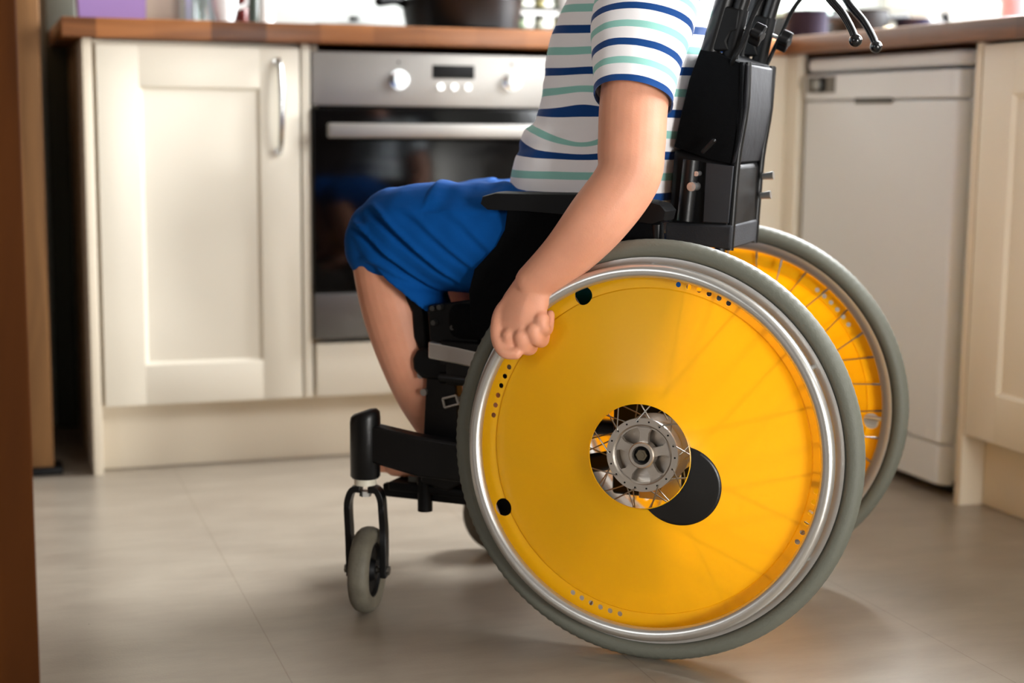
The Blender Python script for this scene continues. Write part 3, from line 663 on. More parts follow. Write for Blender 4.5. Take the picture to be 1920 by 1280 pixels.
# frame ------------------------------------------------------------
def tubeo(name, pts, r, m, par, **k): return MB().tube(pts, r, **k).build(name, m, par)
YS = 0.155
b = MB(); b.tube([(-0.005, -0.198, HZ), (-0.005, 0.198, HZ)], 0.0125, smooth=0, n=20)
b.build('axle_tube', m_blackm, wc)
for s in (1, -1):
    b = MB(); b.box((-0.058, s*0.150-0.009, 0.205), (0.072, s*0.150+0.009, 0.375), 0.006); b.cyl((-0.005, s*0.14, HZ), (-0.005, s*0.195, HZ), 0.019, n=24)
    b.build('axle_plate', m_blackm, wc)
    b = MB(); b.tube([(0.06, s*0.145, 0.240), (0.0, s*0.150, 0.240), (-0.05, s*0.150, 0.27)], 0.011, n=16)
    b.box((-0.03, s*0.163-0.003, 0.205), (0.03, s*0.163+0.003, 0.245), 0.002)
    note(b.build('axle_bracket', m_alu, wc), 'silver bracket behind the wheel hub')
    # lower side rail, upper silver rail, front upright
    tubeo('side_rail', [(0.36, s*YS, 0.232), (0.16, s*0.152, 0.235), (0.04, s*0.150, 0.262)], 0.0135, m_blackm, wc, n=18)
    q = SS([(805, 655), (860, 666), (930, 682)], YS); q = [V((p.x, s*YS, p.z)) for p in q]; q.append(V((0.0, s*0.15, 0.352)))
    b = MB(); w_, h_ = 0.006, 0.0125
    rings = [[p+V((0, w_, h_)), p+V((0, -w_, h_)), p+V((0, -w_, -h_)), p+V((0, w_, -h_))] for p in q]
    note(b.loft(rings).build('seat_rail', m_alu, wc, bev=0.003), 'silver rail under the seat')
tubeo('cross_brace', [(0.20, -0.15, 0.25), (0.20, 0.15, 0.36)], 0.011, m_blackm, wc, smooth=0, n=16)
tubeo('cross_brace', [(0.215, 0.15, 0.25), (0.215, -0.15, 0.36)], 0.011, m_blackm, wc, smooth=0, n=16)

# casters ----------------------------------------------------------
def caster(s):
    cy = s*0.174; cx = 0.449 if s > 0 else 0.435
    zt, zb = 0.300, 0.196
    b = MB(); b.cyl((cx, cy, zb), (cx, cy, 0.283), 0.0222, n=36); b.cyl((cx, cy, 0.283), (cx-0.001, cy, 0.283), 0.0222)
    b = MB(); seg = 40
    ring = lambda z, r, tilt=0: [V((cx+r*math.cos(2*PI*k/seg), cy+r*math.sin(2*PI*k/seg), z+tilt*(-math.cos(2*PI*k/seg)))) for k in range(seg)]
    b.loft([ring(zb, 0.020), ring(zb+0.003, 0.0222), ring(0.283, 0.0225, 0.004), ring(0.291, 0.0215, 0.005), ring(0.2955, 0.017, 0.005), ring(0.297, 0.008, 0.003)])
    hs = b.build('caster_housing', m_blackm, wc, sharp=50)
    b = MB(); y0 = cy
    pf = [(0.437, 0.278), (0.36, 0.268), (0.27, 0.262), (0.262, 0.205), (0.36, 0.208), (0.437, 0.222)]
    b.prism([(x, y0-0.013, z) for x, z in pf], (0, 0.026, 0)); b.build('caster_arm', m_blackm, hs, bev=0.004)
    note(MB().cyl((cx, cy, 0.186), (cx, cy, 0.197), 0.0165, n=28).build('spacer', mat('white_spacer', (214, 208, 190), 0.4), hs), 'white spacer under the caster housing')
    MB().cyl((cx, cy, 0.168), (cx, cy, 0.176), 0.009, n=6).build('stem_nut', m_zinc, hs)
    # fork: plane holds the wheel axle. axle direction mostly to the right of the picture
    ang = math.radians(192) if s > 0 else math.radians(272)     # swivel of the caster about its stem
    A = V((math.cos(ang), math.sin(ang), 0)); Fw = V((A.y, -A.x, 0))   # Fw: the way the wheel trails
    wcn = V((cx, cy, 0.0632)) + (Fw*0.024 + A*0.009 if s > 0 else Fw*0.058)
    rt_ = 0.0632
    fk = MB()
    for q in (1, -1):
        pts = [V((cx, cy, 0.179))+A*(q*0.006), V((cx, cy, 0.178))+A*(q*0.018), V((cx, cy, 0.165))+A*(q*0.0245), V((cx, cy, 0.148))+A*(q*0.0262), wcn*0.8+V((cx, cy, 0.14))*0.2+V((0, 0, 0.035))+A*(q*0.0262), wcn+A*(q*0.0255), wcn-V((0, 0, 0.010))+A*(q*0.0255)]
        rings = []
        pts2, _ = catmull(pts, [0]*len(pts), 4)
        for i, p in enumerate(pts2):
            T = (pts2[min(i+1, len(pts2)-1)]-pts2[max(i-1, 0)]).normalized(); N_ = T.cross(Fw).normalized()
            wd = 0.0105 if i < len(pts2)-6 else 0.0095
            rings.append([p+Fw*wd+N_*0.0046, p-Fw*wd+N_*0.0046, p-Fw*wd-N_*0.0046, p+Fw*wd-N_*0.0046])
        fk.loft(rings)
    fork = fk.build('caster_fork', m_blackm, wc, sharp=40, bev=0.0012)
    pr_ = [(0.040, -0.012), (0.050, -0.0155), (0.0565, -0.0150), (0.0610, -0.0105), (rt_, -0.004), (rt_, 0.004), (0.0610, 0.0105), (0.0565, 0.0150), (0.050, 0.0155), (0.040, 0.012)]
    tyre = rev(MB(), wcn, A, pr_, 96).build('caster_tyre', m_rubber2, fork, sharp=60)
    rev(MB(), wcn, A, [(0.006, -0.014), (0.014, -0.014), (0.018, -0.006), (0.036, -0.006), (0.041, -0.012), (0.045, -0.012), (0.045, 0.012), (0.041, 0.012), (0.036, 0.006), (0.018, 0.006), (0.014, 0.014), (0.006, 0.014)], 72).build('caster_core', m_black, fork)
    b = MB(); b.cyl(wcn-A*0.034, wcn+A*0.034, 0.0035, n=14)
    for q in (1, -1): b.cyl(wcn+A*(q*0.0295), wcn+A*(q*0.034), 0.0068, n=6)
    b.build('axle_bolt', mat('dull_bolt', (110, 106, 98), 0.4, 0.8), fork)
caster(1); caster(-1)

# footrest ---------------------------------------------------------
def slab(poly, y0, y1, name, m, par, bev=0.003):
    return MB().prism([V((p.x, y0, p.z)) for p in poly], (0, y1-y0, 0)).build(name, m, par, bev=bev)
def mirror(poly): return poly
for s in (1, -1):
    Y = 0.128
    A = lambda pts: SS(pts, Y)
    y0, y1 = (Y-0.012, Y+0.012) if s > 0 else (-Y-0.012, -Y+0.012)
    hang = slab(A([(806, 690), (858, 690), (866, 770), (868, 905), (842, 918), (806, 905), (794, 900), (800, 800)]), y0, y1, 'footrest_hanger', m_blackm, wc)
    slab(A([(790, 655), (800, 648), (858, 655), (868, 670), (868, 700), (850, 712), (800, 706), (784, 690), (783, 668)]), y0-0.006, y1+0.008, 'hanger_clamp', m_black, hang, 0.005)
    slab(A([(752, 534), (776, 530), (792, 556), (800, 590), (806, 655), (790, 658), (778, 630), (776, 585)]), y0+0.004, y1-0.004, 'release_lever', m_black, hang, 0.004)
    tp = S(797, 890, Y); bt = S(797, 957, Y)
    MB().cyl((tp.x, s*Y, tp.z), (bt.x, s*Y, bt.z), 0.0112, n=24).build('hanger_tube', m_black, hang)
    for q in ((797, 700), (803, 732)):
        p = S(*q, Y); yy = s*Y
        note(MB().cyl((p.x, yy, p.z), (p.x, yy+s*0.0175, p.z), 0.0052, n=20).build('bolt', m_zinc, hang), 'pale round bolt head')
    p = S(846, 753, Y+0.014); q = S(872, 748, Y+0.014)
    b = MB(); sx = 1
    P4 = SS([(830, 747), (855, 741), (860, 757), (834, 764)], s*(Y+0.018) if s > 0 else Y+0.018)
    P4 = [V((p.x, s*(Y+0.018), p.z)) for p in P4]
    for i in range(4): b.tube([P4[i], P4[(i+1) % 4]], 0.0019, smooth=0, n=8)
    note(b.build('buckle', m_zinc, hang), 'small silver strap buckle')
    sp_ = SS([(854, 745), (882, 738), (882, 752), (858, 758)], Y+0.016)
    slab([V((p.x, 0, p.z)) for p in sp_], s*(Y+0.016), s*(Y+0.018), 'strap', mat('grey_strap', (90, 86, 80), 0.7) if s > 0 else bpy.data.materials['grey_strap'], hang, 0)
# footplate across
q0 = S(868, 905, 0.12); q1 = S(728, 905, 0.12); zf = S(800, 908, 0.12).z
b = MB(); b.box((0.300, -0.135, zf-0.012), (0.432, 0.135, zf+0.002), 0.004)
b.box((0.30, 0.110, zf-0.024), (0.445, 0.126, zf-0.004), 0.003)
fpz = zf+0.002
fpl = b.build('footplate', m_black, wc)
b = MB()
for q in ((790, 906), (820, 906)):
    p = S(*q, 0.132); b.cyl((p.x, 0.120, p.z), (p.x, 0.134, p.z), 0.0065, n=6)
note(b.build('footplate_bolt', mat('dull_bolt2', (120, 116, 106), 0.4, 0.8), fpl), 'dull hex bolts on the side of the footplate')
p0, p1 = S(764, 893, 0.131), S(842, 912, 0.131)
note(MB().box((p1.x, 0.126, p1.z), (p0.x, 0.129, p0.z), 0.001).build('footplate_bracket', mat('dull_bracket', (84, 82, 76), 0.45, 0.6), fpl), 'dull grey bracket on the footplate edge')

# seat -------------------------------------------------------------
seat = MB().box((-0.03, -0.165, 0.408), (0.325, 0.165, 0.462), 0.018).build('seat_cushion', m_fab, wc)
MB().box((-0.03, -0.160, 0.378), (0.335, 0.160, 0.406), 0.004).build('seat_base', m_black, wc)
b = MB(); fr = 0.335
for zz, yy in ((0.372, 0.140), (0.350, 0.146)): b.tube([(0.34, yy, zz), (0.22, yy, zz-0.004)], 0.009, smooth=0, n=12)
b.box((0.27, 0.138, 0.34), (0.33, 0.152, 0.40), 0.003)
b.build('seat_bracket', m_blackm, wc)
for q in ((810, 578), (823, 576), (858, 590), (848, 614), (812, 605)):
    p = S(*q, 0.162); note(MB().cyl((p.x, 0.150, p.z), (p.x, 0.163, p.z), 0.0038, n=14).build('seat_screw', mat('dim_screw', (70, 70, 68), 0.4, 0.7) if 'dim_screw' not in bpy.data.materials else bpy.data.materials['dim_screw'], wc), 'small dim screw beside the seat front')
slab(SS([(802, 572), (900, 560), (900, 650), (806, 642)], 0.15), 0.140, 0.152, 'seat_side_plate', m_black, wc, 0.003)
# side guards and armrests
for s in (1, -1):
    gp = SS([(952, 392), (1242, 412), (1243, 462), (1120, 470), (1000, 560), (950, 620), (905, 640), (884, 610), (880, 545), (890, 505), (930, 462), (947, 430)], 0.176)
    g0 = slab([V((p.x, 0, p.z)) for p in gp], s*0.176-0.003, s*0.176+0.003, 'side_guard', m_fab, wc, 0.002)
    pp = SS([(912, 380), (916, 366), (940, 359), (1100, 362), (1225, 375), (1250, 382), (1260, 395), (1256, 412), (1235, 420), (1140, 408), (1000, 395), (925, 392)], 0.158)
    pd = MB(); poly = [V((p.x, 0, p.z)) for p in pp]
    cx = sum((p.x for p in poly))/len(poly); cz = sum((p.z for p in poly))/len(poly)
    rings = []
    for yy, k in ((-0.026, 0.90), (-0.023, 0.96), (-0.016, 1.0), (0.016, 1.0), (0.023, 0.96), (0.026, 0.90)):
        rings.append([V((cx+(p.x-cx)*(1-(1-k)*0.15), s*0.158+yy, cz+(p.z-cz)*k)) for p in poly])
    ar = pd.loft(rings).build('armrest', m_black, wc, sharp=50)
    t0 = S(1245, 400, 0.175); MB().tube([(t0.x+0.01, s*0.172, t0.z-0.015), (t0.x+0.005, s*0.165, 0.46)], 0.009, smooth=0, n=14).build('armrest_post', m_blackm, ar)

# backrest ---------------------------------------------------------
BY = 0.102
def back(poly, y0, y1, name, m, par, bev=0.004, k=0):
    return MB().prism([V((p.x, y0, p.z)) for p in poly], (0, y1-y0, 0)).build(name, m, par, bev=bev)
cush = SS([(1312, 92), (1340, 96), (1392, 116), (1386, 200), (1376, 262), (1366, 310), (1320, 300), (1254, 276), (1268, 225), (1290, 150)], BY)
# thick padded block, softer edges, slightly wrapped round the sides
b = MB(); cx = sum(p.x for p in cush)/len(cush); cz = sum(p.z for p in cush)/len(cush); rings = []
for yy, k in ((-0.104, 0.90), (-0.100, 0.96), (-0.090, 1.0), (0.0, 1.0), (0.090, 1.0), (0.100, 0.97), (0.104, 0.92)):
    rings.append([V((cx+(p.x-cx)*(1-(1-k)*0.9), yy*(1-0.22*sstep(0.80, 0.66, p.z)), cz+(p.z-cz)*(1-(1-k)*0.3))) for p in cush])
br = b.loft(rings).build('backrest', m_fab, wc, sharp=60)
# piped rear panel of smoother cloth
rp = SS([(1392, 118), (1398, 122), (1394, 200), (1383, 262), (1372, 306), (1366, 308), (1376, 262), (1386, 200)], BY)
note(back([V((p.x, 0, p.z)) for p in rp], -0.085, 0.085, 'rear_panel', mat('smooth_black_nylon', (20, 20, 24), 0.7, bump=0.4, bscale=40, spec=0.2), br, 0.0015), 'smoother dark grey cloth on the back of the backrest')
for s in (1, -1):
    sp_ = SS([(1391, 116), (1387, 200), (1377, 262), (1367, 310)], BY)
    MB().tube([V((p.x, s*(BY+0.002)*(1-0.22*sstep(0.80, 0.66, p.z)), p.z)) for p in sp_], 0.0025, n=8).build('piping', m_fab, br)
# lower back shell
lb = SS([(1256, 278), (1372, 308), (1366, 440), (1362, 466), (1243, 448), (1250, 360)], BY-0.006)
ls = back([V((p.x, 0, p.z)) for p in lb], -0.080, 0.080, 'lower_back_shell', m_black, wc, 0.008)
lq = SS([(1318, 305), (1370, 312), (1360, 420), (1312, 418)], BY)
note(back([V((p.x, 0, p.z)) for p in lq], 0.0805, 0.086, 'shell_panel', mat('bluish_black_panel', (18, 21, 27), 0.55), ls, 0.001), 'flat bluish black side panel')
lq = SS([(1243, 418), (1368, 424), (1364, 470), (1240, 452)], BY)
back([V((p.x, 0, p.z)) for p in lq], -0.088, 0.088, 'lower_strap', mat('dark_blue_black_strap', (14, 16, 22), 0.8, bump=0.3, bscale=500), ls, 0.003)
for s in (1, -1):
    tb = SS([(1290, 300), (1278, 415)], BY+0.012)
    MB().tube([V((p.x, s*(BY-0.006), p.z)) for p in tb], 0.0115, smooth=0, n=18).build('back_tube', m_blackm, ls)
    for q, r, L_ in (((1296, 350), 0.0062, 0.020), ((1302, 326), 0.0035, 0.012)):
        p = S(*q, BY+0.01); b = MB(); b.cyl((p.x, s*0.085, p.z), (p.x, s*(0.092+L_), p.z), r, n=24); b.cyl((p.x, s*(0.092+L_), p.z), (p.x, s*(0.092+L_+0.002), p.z), r*0.5, n=6)
        note(b.build('adjuster_bolt', m_zinc, ls), 'silver bolt on the side of the lower back shell')
    for q in (((1378, 345), 0.010), ((1372, 378), 0.009)):
        pass
    p = S(1340, 345, BY); b = MB()
    b.cyl((p.x-0.030, s*0.06, p.z+0.006), (p.x-0.046, s*0.06, p.z+0.008), 0.0045, 0.0062, n=18); b.cyl((p.x-0.028, s*0.06, p.z-0.022), (p.x-0.043, s*0.06, p.z-0.020), 0.0045, 0.0062, n=18)
    if s < 0: note(b.build('rear_knob', m_zinc, ls), 'silver knobs behind the lower back shell')
    a_ = S(1318, 284, BY+0.008); c_ = S(1338, 264, BY+0.008)
    MB().tube([V((a_.x, s*(BY+0.006), a_.z)), V((c_.x, s*(BY+0.008), c_.z))], [0.003, 0.0036], smooth=0, n=10, round_end=True).build('tilt_lever', m_blackm, ls)
# canes, telescopic handle tubes, knobs, cables, brake levers
YC = 0.088
for s in (1, -1):
    low = S(1322, 130, YC); hi = S(1372, -40, YC)
    dirc = (hi-low); top = low+dirc*1.55
    q = lambda p: V((p.x, s*YC, p.z))
    cane = MB().tube([q(low+dirc*0.12), q(low+dirc*0.5), q(hi)], 0.0135, smooth=0, n=22).build('back_cane', m_blackm, wc)
    l2 = S(1368, 112, YC); h2 = S(1389, 18, YC)
    sl = MB().tube([q(l2), q(l2+(h2-l2))], 0.0112, smooth=0, n=20).build('handle_sleeve', m_black, cane)
    blk = SS([(1350, 8), (1392, 18), (1386, 58), (1374, 62), (1366, 78), (1372, 96), (1338, 96)], YC)
    back([V((p.x, 0, p.z)) for p in blk], s*YC-0.012, s*YC+0.012, 'clamp_block', m_black, cane, 0.003)
    it = SS([(1383, 30), (1402, -30), (1440, -150)], YC)
    gr = S(1500, -185, YC); g1 = S(1640, -165, YC)
    hd = MB().tube([q(p) for p in it]+[q(gr)+V((0.03, 0, 0.005)), q(gr)], 0.0105, n=20).build('push_handle', m_blackm, cane)
    MB().tube([q(gr)+V((0.004, 0, 0)), q((gr+g1)/2), q(g1)], [0.015, 0.0165, 0.0155], n=24, round_end=True).build('grip', m_black, hd)
    # clamp knob with three lobes on a silver screw
    kc = S(1410, 60, YC); ks = S(1380, 46, YC)
    MB().cyl(q(ks), q(kc)+V((0.004, 0, 0.002)), 0.0028, n=12).build('knob_screw', m_zinc, cane)
    b = MB(); d = (q(kc)-q(ks)).normalized(); u_, w_ = rad_frame(d)
    pl2 = []
    for k in range(48):
        a = 2*PI*k/48; r = 0.0125+0.0028*math.cos(4*a); pl2.append(q(kc)+u_*(r*math.cos(a))+w_*(r*math.sin(a)))
    b.loft([pl2, [p+d*0.016 for p in pl2]]); b.build('clamp_knob', m_black, cane, bev=0.002)
    # brake lever and cable
    lp = SS([(1510, -90), (1528, -50), (1552, -8), (1580, 26), (1597, 56), (1604, 76)], YC)
    lv = MB().tube([q(p) for p in lp], [0.0065, 0.0062, 0.0056, 0.0052, 0.005, 0.005], n=16, smooth=6)
    lv.sph(q(lp[-1]), 0.0088); lv.build('brake_lever', mat('glossy_black_lever', (14, 15, 17), 0.18) if 'glossy_black_lever' not in bpy.data.materials else bpy.data.materials['glossy_black_lever'], hd)
    MB().tube([q(lp[0]), q(gr)+V((-0.01, 0, 0))], 0.008, smooth=0, n=14).build('lever_mount', m_black, hd)
    cp_ = SS([(1500, -70), (1462, -38), (1432, 0), (1412, 42), (1395, 88), (1378, 118), (1366, 150)], YC)
    cp_ = [V((p.x, s*(YC+0.016), p.z)) for p in cp_]
    if s > 0: cp_ = cp_[:-1]+[V((S(1366, 150, YC).x+0.004, 0.06, S(1366, 150, YC).z))]
    else:
        e_ = SS([(1430, 140), (1412, 200), (1398, 255), (1384, 305), (1372, 400)], -0.09); cp_ = cp_[:-3]+e_
    MB().tube(cp_, 0.0031, n=10, smooth=8).build('brake_cable', m_black, cane)
# thin rear stay visible behind the backrest
for s in (1, -1):
    st_ = SS([(1392, 116), (1388, 200), (1372, 300), (1362, 420), (1358, 470)], YC)
    MB().tube([V((p.x-0.004, s*0.075, p.z)) for p in st_], 0.006, n=12).build('rear_stay', m_blackm, wc)
# ------------------------------------------------------------------ the seated child (same space as the chair)
def skin_hand(b, s):
    """closed left hand on the handrim; s mirrors it to the other side (fingers, knuckles, thumb)"""
    m = lambda p: V((p.x, s*p.y, p.z))
    T = lambda pts, rs: b.tube([m(p) for p in pts], rs, n=14, smooth=4, round_end=True)
    wr = S(1003, 528, .230)
    K = [S(955, 630, .262), S(978, 632, .266), S(1000, 620, .264), S(1014, 600, .257)]      # knuckles: index to little
    rr = []                                                 # broad back of the hand, wrist to knuckles
    for cx_, cy_, hx, hy, y0, th in ((1012, 514, 26, 18, .231, .017), (1001, 536, 35, 14, .234, .0205), (988, 558, 43, 6, .238, .021), (979, 580, 48, 0, .243, .0205), (975, 602, 50, -6, .248, .0195), (976, 620, 47, -12, .253, .0165), (978, 632, 40, -16, .256, .011)):
        rr.append([m(S(cx_+math.cos(q)*hx, cy_+math.cos(q)*hy, y0+th*math.sin(q)*(1-.25*abs(math.cos(q))))) for q in [2*PI*k/28 for k in range(28)]])
    b.loft(rr)
    for k in K: b.sph(m(k-V((0, .003, 0))), .0112, n=16)
    for i, k in enumerate(K):                               # fingers bent round the rim, each its own length
        L = [1.0, 1.06, 1.0, 0.82][i]
        q = S([960, 986, 1009, 1020][i], [656, 652, 638, 616][i], .254)
        r = [.0092, .0092, .0086, .0078][i]
        mid = q + V((0.002, -0.026*L, -0.001)); tip = mid + V((0.001, -0.012*L, 0.020*L))
        T([k, k*0.35+q*0.65+V((0, .004, 0)), q, q*0.4+mid*0.6+V((0, 0, -.003)), mid, tip], [r+.0020, r+.0012, r+.0006, r, r, r*.86])
    # thumb leaves the side of the palm near the wrist and presses along the rim
    T([S(980, 548, .236), S(945, 582, .240), S(934, 612, .252), S(935, 640, .262), S(947, 660, .268), S(968, 663, .268)], [.013, .0125, .0108, .0098, .0090, .0080])
def tubeR(b, pts, rs, n=20, k=5): b.tube(pts, rs, n=n, smooth=k, round_end=True)
b = MB()
# torso and neck
b.loft([[V((cx+a*math.cos(2*PI*k/32), w*math.sin(2*PI*k/32), z)) for k in range(32)] for cx, z, a, w in
        ((0.13, 0.500, .06, .09), (0.125, 0.51, .095, .125), (0.135, 0.56, .10, .130), (0.150, 0.62, .105, .130), (0.130, 0.70, .096, .122), (0.105, 0.78, .085, .122), (0.090, 0.85, .078, .128), (0.085, 0.905, .068, .120), (0.090, 0.94, .05, .075), (0.098, 0.965, .038, .045))])
tubeR(b, [(0.092, 0, 0.90), (0.104, 0, 0.98), (0.128, 0, 1.05)], [.045, .037, .038])
# head looking ahead and slightly down, above the top of the photograph
hc = V((0.145, 0, 1.115))
b.sph(hc+V((-0.008, 0, 0.012)), 0.084, (1.08, 0.90, 1.08), 32)
b.sph(hc+V((0.030, 0, -0.030)), 0.060, (0.95, 0.92, 1.0), 28)
b.sph(hc+V((0.062, 0, -0.070)), 0.022, (1.0, 1.15, 0.8)); b.sph(hc+V((0.086, 0, -0.022)), 0.0125, (1.1, 1.0, 0.9))
tubeR(b, [hc+V((0.080, 0, 0.012)), hc+V((0.092, 0, -0.018))], [.007, .0105], 12)
tubeR(b, [hc+V((0.076, -0.018, -0.047)), hc+V((0.086, 0, -0.046)), hc+V((0.076, 0.018, -0.047))], [.005, .0065, .005], 12)
for s in (1, -1):
    b.sph(hc+V((-0.004, s*0.078, -0.012)), 0.024, (0.62, 0.35, 1.15)); tubeR(b, [hc+V((0.072, s*0.012, 0.022)), hc+V((0.064, s*0.044, 0.020))], [.008, .006], 12)
# near (left) arm
sh = S(1222, -45, .128)
armL = [S(1222, -40, .118), S(1208, 60, .152), S(1189, 190, .180), S(1184, 275, .197), S(1176, 335, .207), S(1120, 412, .224), S(1062, 478, .230), S(1003, 530, .232)]
tubeR(b, armL, [.034, .0475, .0460, .0450, .0430, .0420, .0350, .0275], 28, 6)
b.sph(S(1199, 338, .203), 0.0275, (1, .9, 1))
skin_hand(b, 1)
armR = [V((p.x, -p.y, p.z)) for p in armL]
tubeR(b, armR, [.034, .0475, .0460, .0450, .0430, .0420, .0350, .0275], 28, 6); skin_hand(b, -1)
# legs: thigh, knee, shank, foot with toes
def leg(s):
    y = s*0.092; ky = s*0.102
    kn = V((0.448, ky, 0.545))
    ank = V((0.362, s*0.080, fpz+0.062))
    tubeR(b, [(0.12, y, 0.530), (0.27, y, 0.545), (0.40, ky, 0.555), kn, (0.450, ky, 0.50), (0.428, s*0.100, 0.42), (0.395, s*0.092, 0.32), ank], [.068, .066, .056, .050, .049, .0510, .043, .030], 26, 6)
    b.sph((0.468, ky, 0.560), 0.036)
    z = fpz
    b.sph((0.345, s*0.080, z+0.030), 0.029, (1.0, .95, 1))
    tubeR(b, [(0.355, s*0.080, z+0.045), (0.395, s*0.080, z+0.034), (0.440, s*0.083, z+0.0225), (0.468, s*0.085, z+0.0165)], [.029, .027, .023, .0155], 20)
    tubeR(b, [(0.360, s*0.096, z+0.019), (0.435, s*0.104, z+0.017)], [.017, .0155], 16)
    for i in range(5):
        ty = s*(0.062+0.0118*i); L = [0.502, 0.500, 0.494, 0.487, 0.478][i]; r = [.0105, .0080, .0075, .0070, .0068][i]
        tubeR(b, [(0.452, ty, z+0.014), (L-0.014, ty, z+0.0135), (L, ty, z+r+0.0004)], [r+.001, r, r*.92], 12)
leg(1); leg(-1)
body = b.build('person', m_skin)
remesh(body, 0.0022, 6)
body.location = ROOT; body.rotation_euler = (0, 0, HEAD)
tag(body, 'seated child in striped shirt and blue shorts gripping the silver handrim', 'person')

# hair and eyes
def drape(p): return p
b = MB(); b.sph(hc+V((-0.014, 0, 0.022)), 0.088, (1.10, 0.94, 1.06), 40)
hr = b.build('hair', m_hair, body)
bmh = bmesh.new(); bmh.from_mesh(hr.data)
bmesh.ops.delete(bmh, geom=[v for v in bmh.verts if v.co.z < hc.z-0.055+max(0, (v.co.x-hc.x+0.02))*1.35], context='VERTS'); bmh.to_mesh(hr.data); bmh.free()
so = hr.modifiers.new('s', 'SOLIDIFY'); so.thickness = 0.006
for s in (1, -1):
    MB().sph(hc+V((0.068, s*0.028, 0.004)), 0.0115, (1, 1, 1), 20).build('eye', mat('eye_white', (236, 234, 230), 0.2) if s > 0 else bpy.data.materials['eye_white'], body)

# shirt: torso
FZ = [S(976, 362, 0), S(978, 340, 0), S(985, 290, 0), S(1003, 240, 0), S(1027, 213, 0), S(1037, 178, 0), S(1037, 140, 0), S(1047, 100, 0), S(1062, 60, 0), S(1092, 0, 0)]
BZ = [V((S(a, c, BY).x+o_, 0, S(a, c, BY).z)) for a, c, o_ in ((1243, 446, 0.004), (1248, 380, 0.003), (1254, 300, 0.002), (1270, 225, -0.003), (1290, 150, -0.004), (1308, 100, 0.0))] + [S(1326, 65, 0), S(1329, 35, 0), S(1318, 0, 0)]
def interp(L, z):
    L = sorted(L, key=lambda p: p.z)
    if z <= L[0].z: return L[0].x
    for a, c in zip(L, L[1:]):
        if z <= c.z: return a.x+(c.x-a.x)*(z-a.z)/(c.z-a.z)
    return L[-1].x
rings = []
levels = [0.535, 0.56, 0.59, 0.62, 0.65, 0.68, 0.71, 0.735, 0.76, 0.785, 0.81, 0.84, 0.87, 0.893]
def wy(z): return 0.128+0.012*sstep(0.62, 0.56, z)+0.006*sstep(0.78, 0.9, z)+0.010*math.exp(-((z-0.63)/0.05)**2)
for z in levels:
    xf = interp(FZ, z); xb = interp(BZ, z)
    if z < 0.62: xf = min(xf, 0.270)-(0.62-z)*0.25
    if z < 0.60: xb = interp(BZ, 0.60)+(0.60-z)*0.1
    rings.append([V(((xf+xb)/2+(xf-xb)/2*(abs(math.cos(a))**0.8)*(1 if math.cos(a) > 0 else -1), wy(z)*(abs(math.sin(a))**0.72)*(1 if math.sin(a) > 0 else -1), z)) for a in [2*PI*k/64 for k in range(64)]])
for cx, z, a, w in ((0.088, 0.915, .076, .125), (0.090, 0.938, .066, .100), (0.096, 0.955, .056, .072), (0.100, 0.966, .048, .054), (0.102, 0.972, .044, .048)):
    rings.append([V((cx+a*math.cos(2*PI*k/64), w*math.sin(2*PI*k/64), z)) for k in range(64)])
sb = MB(); sb.loft(rings)
for s in (1, -1):   # shoulder yoke running into the sleeves
    q_ = S(1222, -40, .118); sb.sph((q_.x, s*.122, q_.z-0.010), 0.058, (1.05, 1, 1), 28)
    tubeR(sb, [V((0.085, s*0.05, 0.905)), V((S(1222, -40, .118).x, s*0.112, 0.897)), V((S(1215, 10, .13).x, s*0.128, 0.868))], [.052, .060, .060], 28)
shirt = sb.build('shirt', stripe_mat('striped_jersey', (0.0, 0.0, 1.0), S(985, 287, 0).z-0.0035, 0.0575, 0.006, 'cloth_height'), body)
def folds(co, n):
    z = co.z; x = co.x
    d = 0.0
    # sagging creases at the waist in front and soft vertical pulls behind the arm
    fr = sstep(0.10, 0.22, x)
    d -= 0.006*fr*math.exp(-((z-0.718-0.10*(x-0.2))/0.009)**2)
    d -= 0.004*fr*math.exp(-((z-0.690+0.20*(x-0.2))/0.007)**2)
    d -= 0.003*fr*math.exp(-((z-0.790+0.05*co.y)/0.010)**2)
    d += 0.0028*noise.noise(V((x*14, co.y*14, z*9))) + 0.0012*noise.noise(V((x*45, co.y*40, z*28)))
    if z > 0.955: d *= 0.3
    return co+n*d
remesh(shirt, 0.0042, 6, folds)
at = shirt.data.attributes.new('cloth_height', 'FLOAT', 'POINT')      # how the knitted stripes run along the pulled cloth
for i_, v in enumerate(shirt.data.vertices):
    x, z = v.co.x, v.co.z
    k_ = 0.34*math.exp(-((z-0.700)/0.020)**2) - 0.12*math.exp(-((z-0.752)/0.028)**2)
    at.data[i_].value = z - k_*(max(x, 0.10)-0.200)*sstep(0.08, 0.15, x)
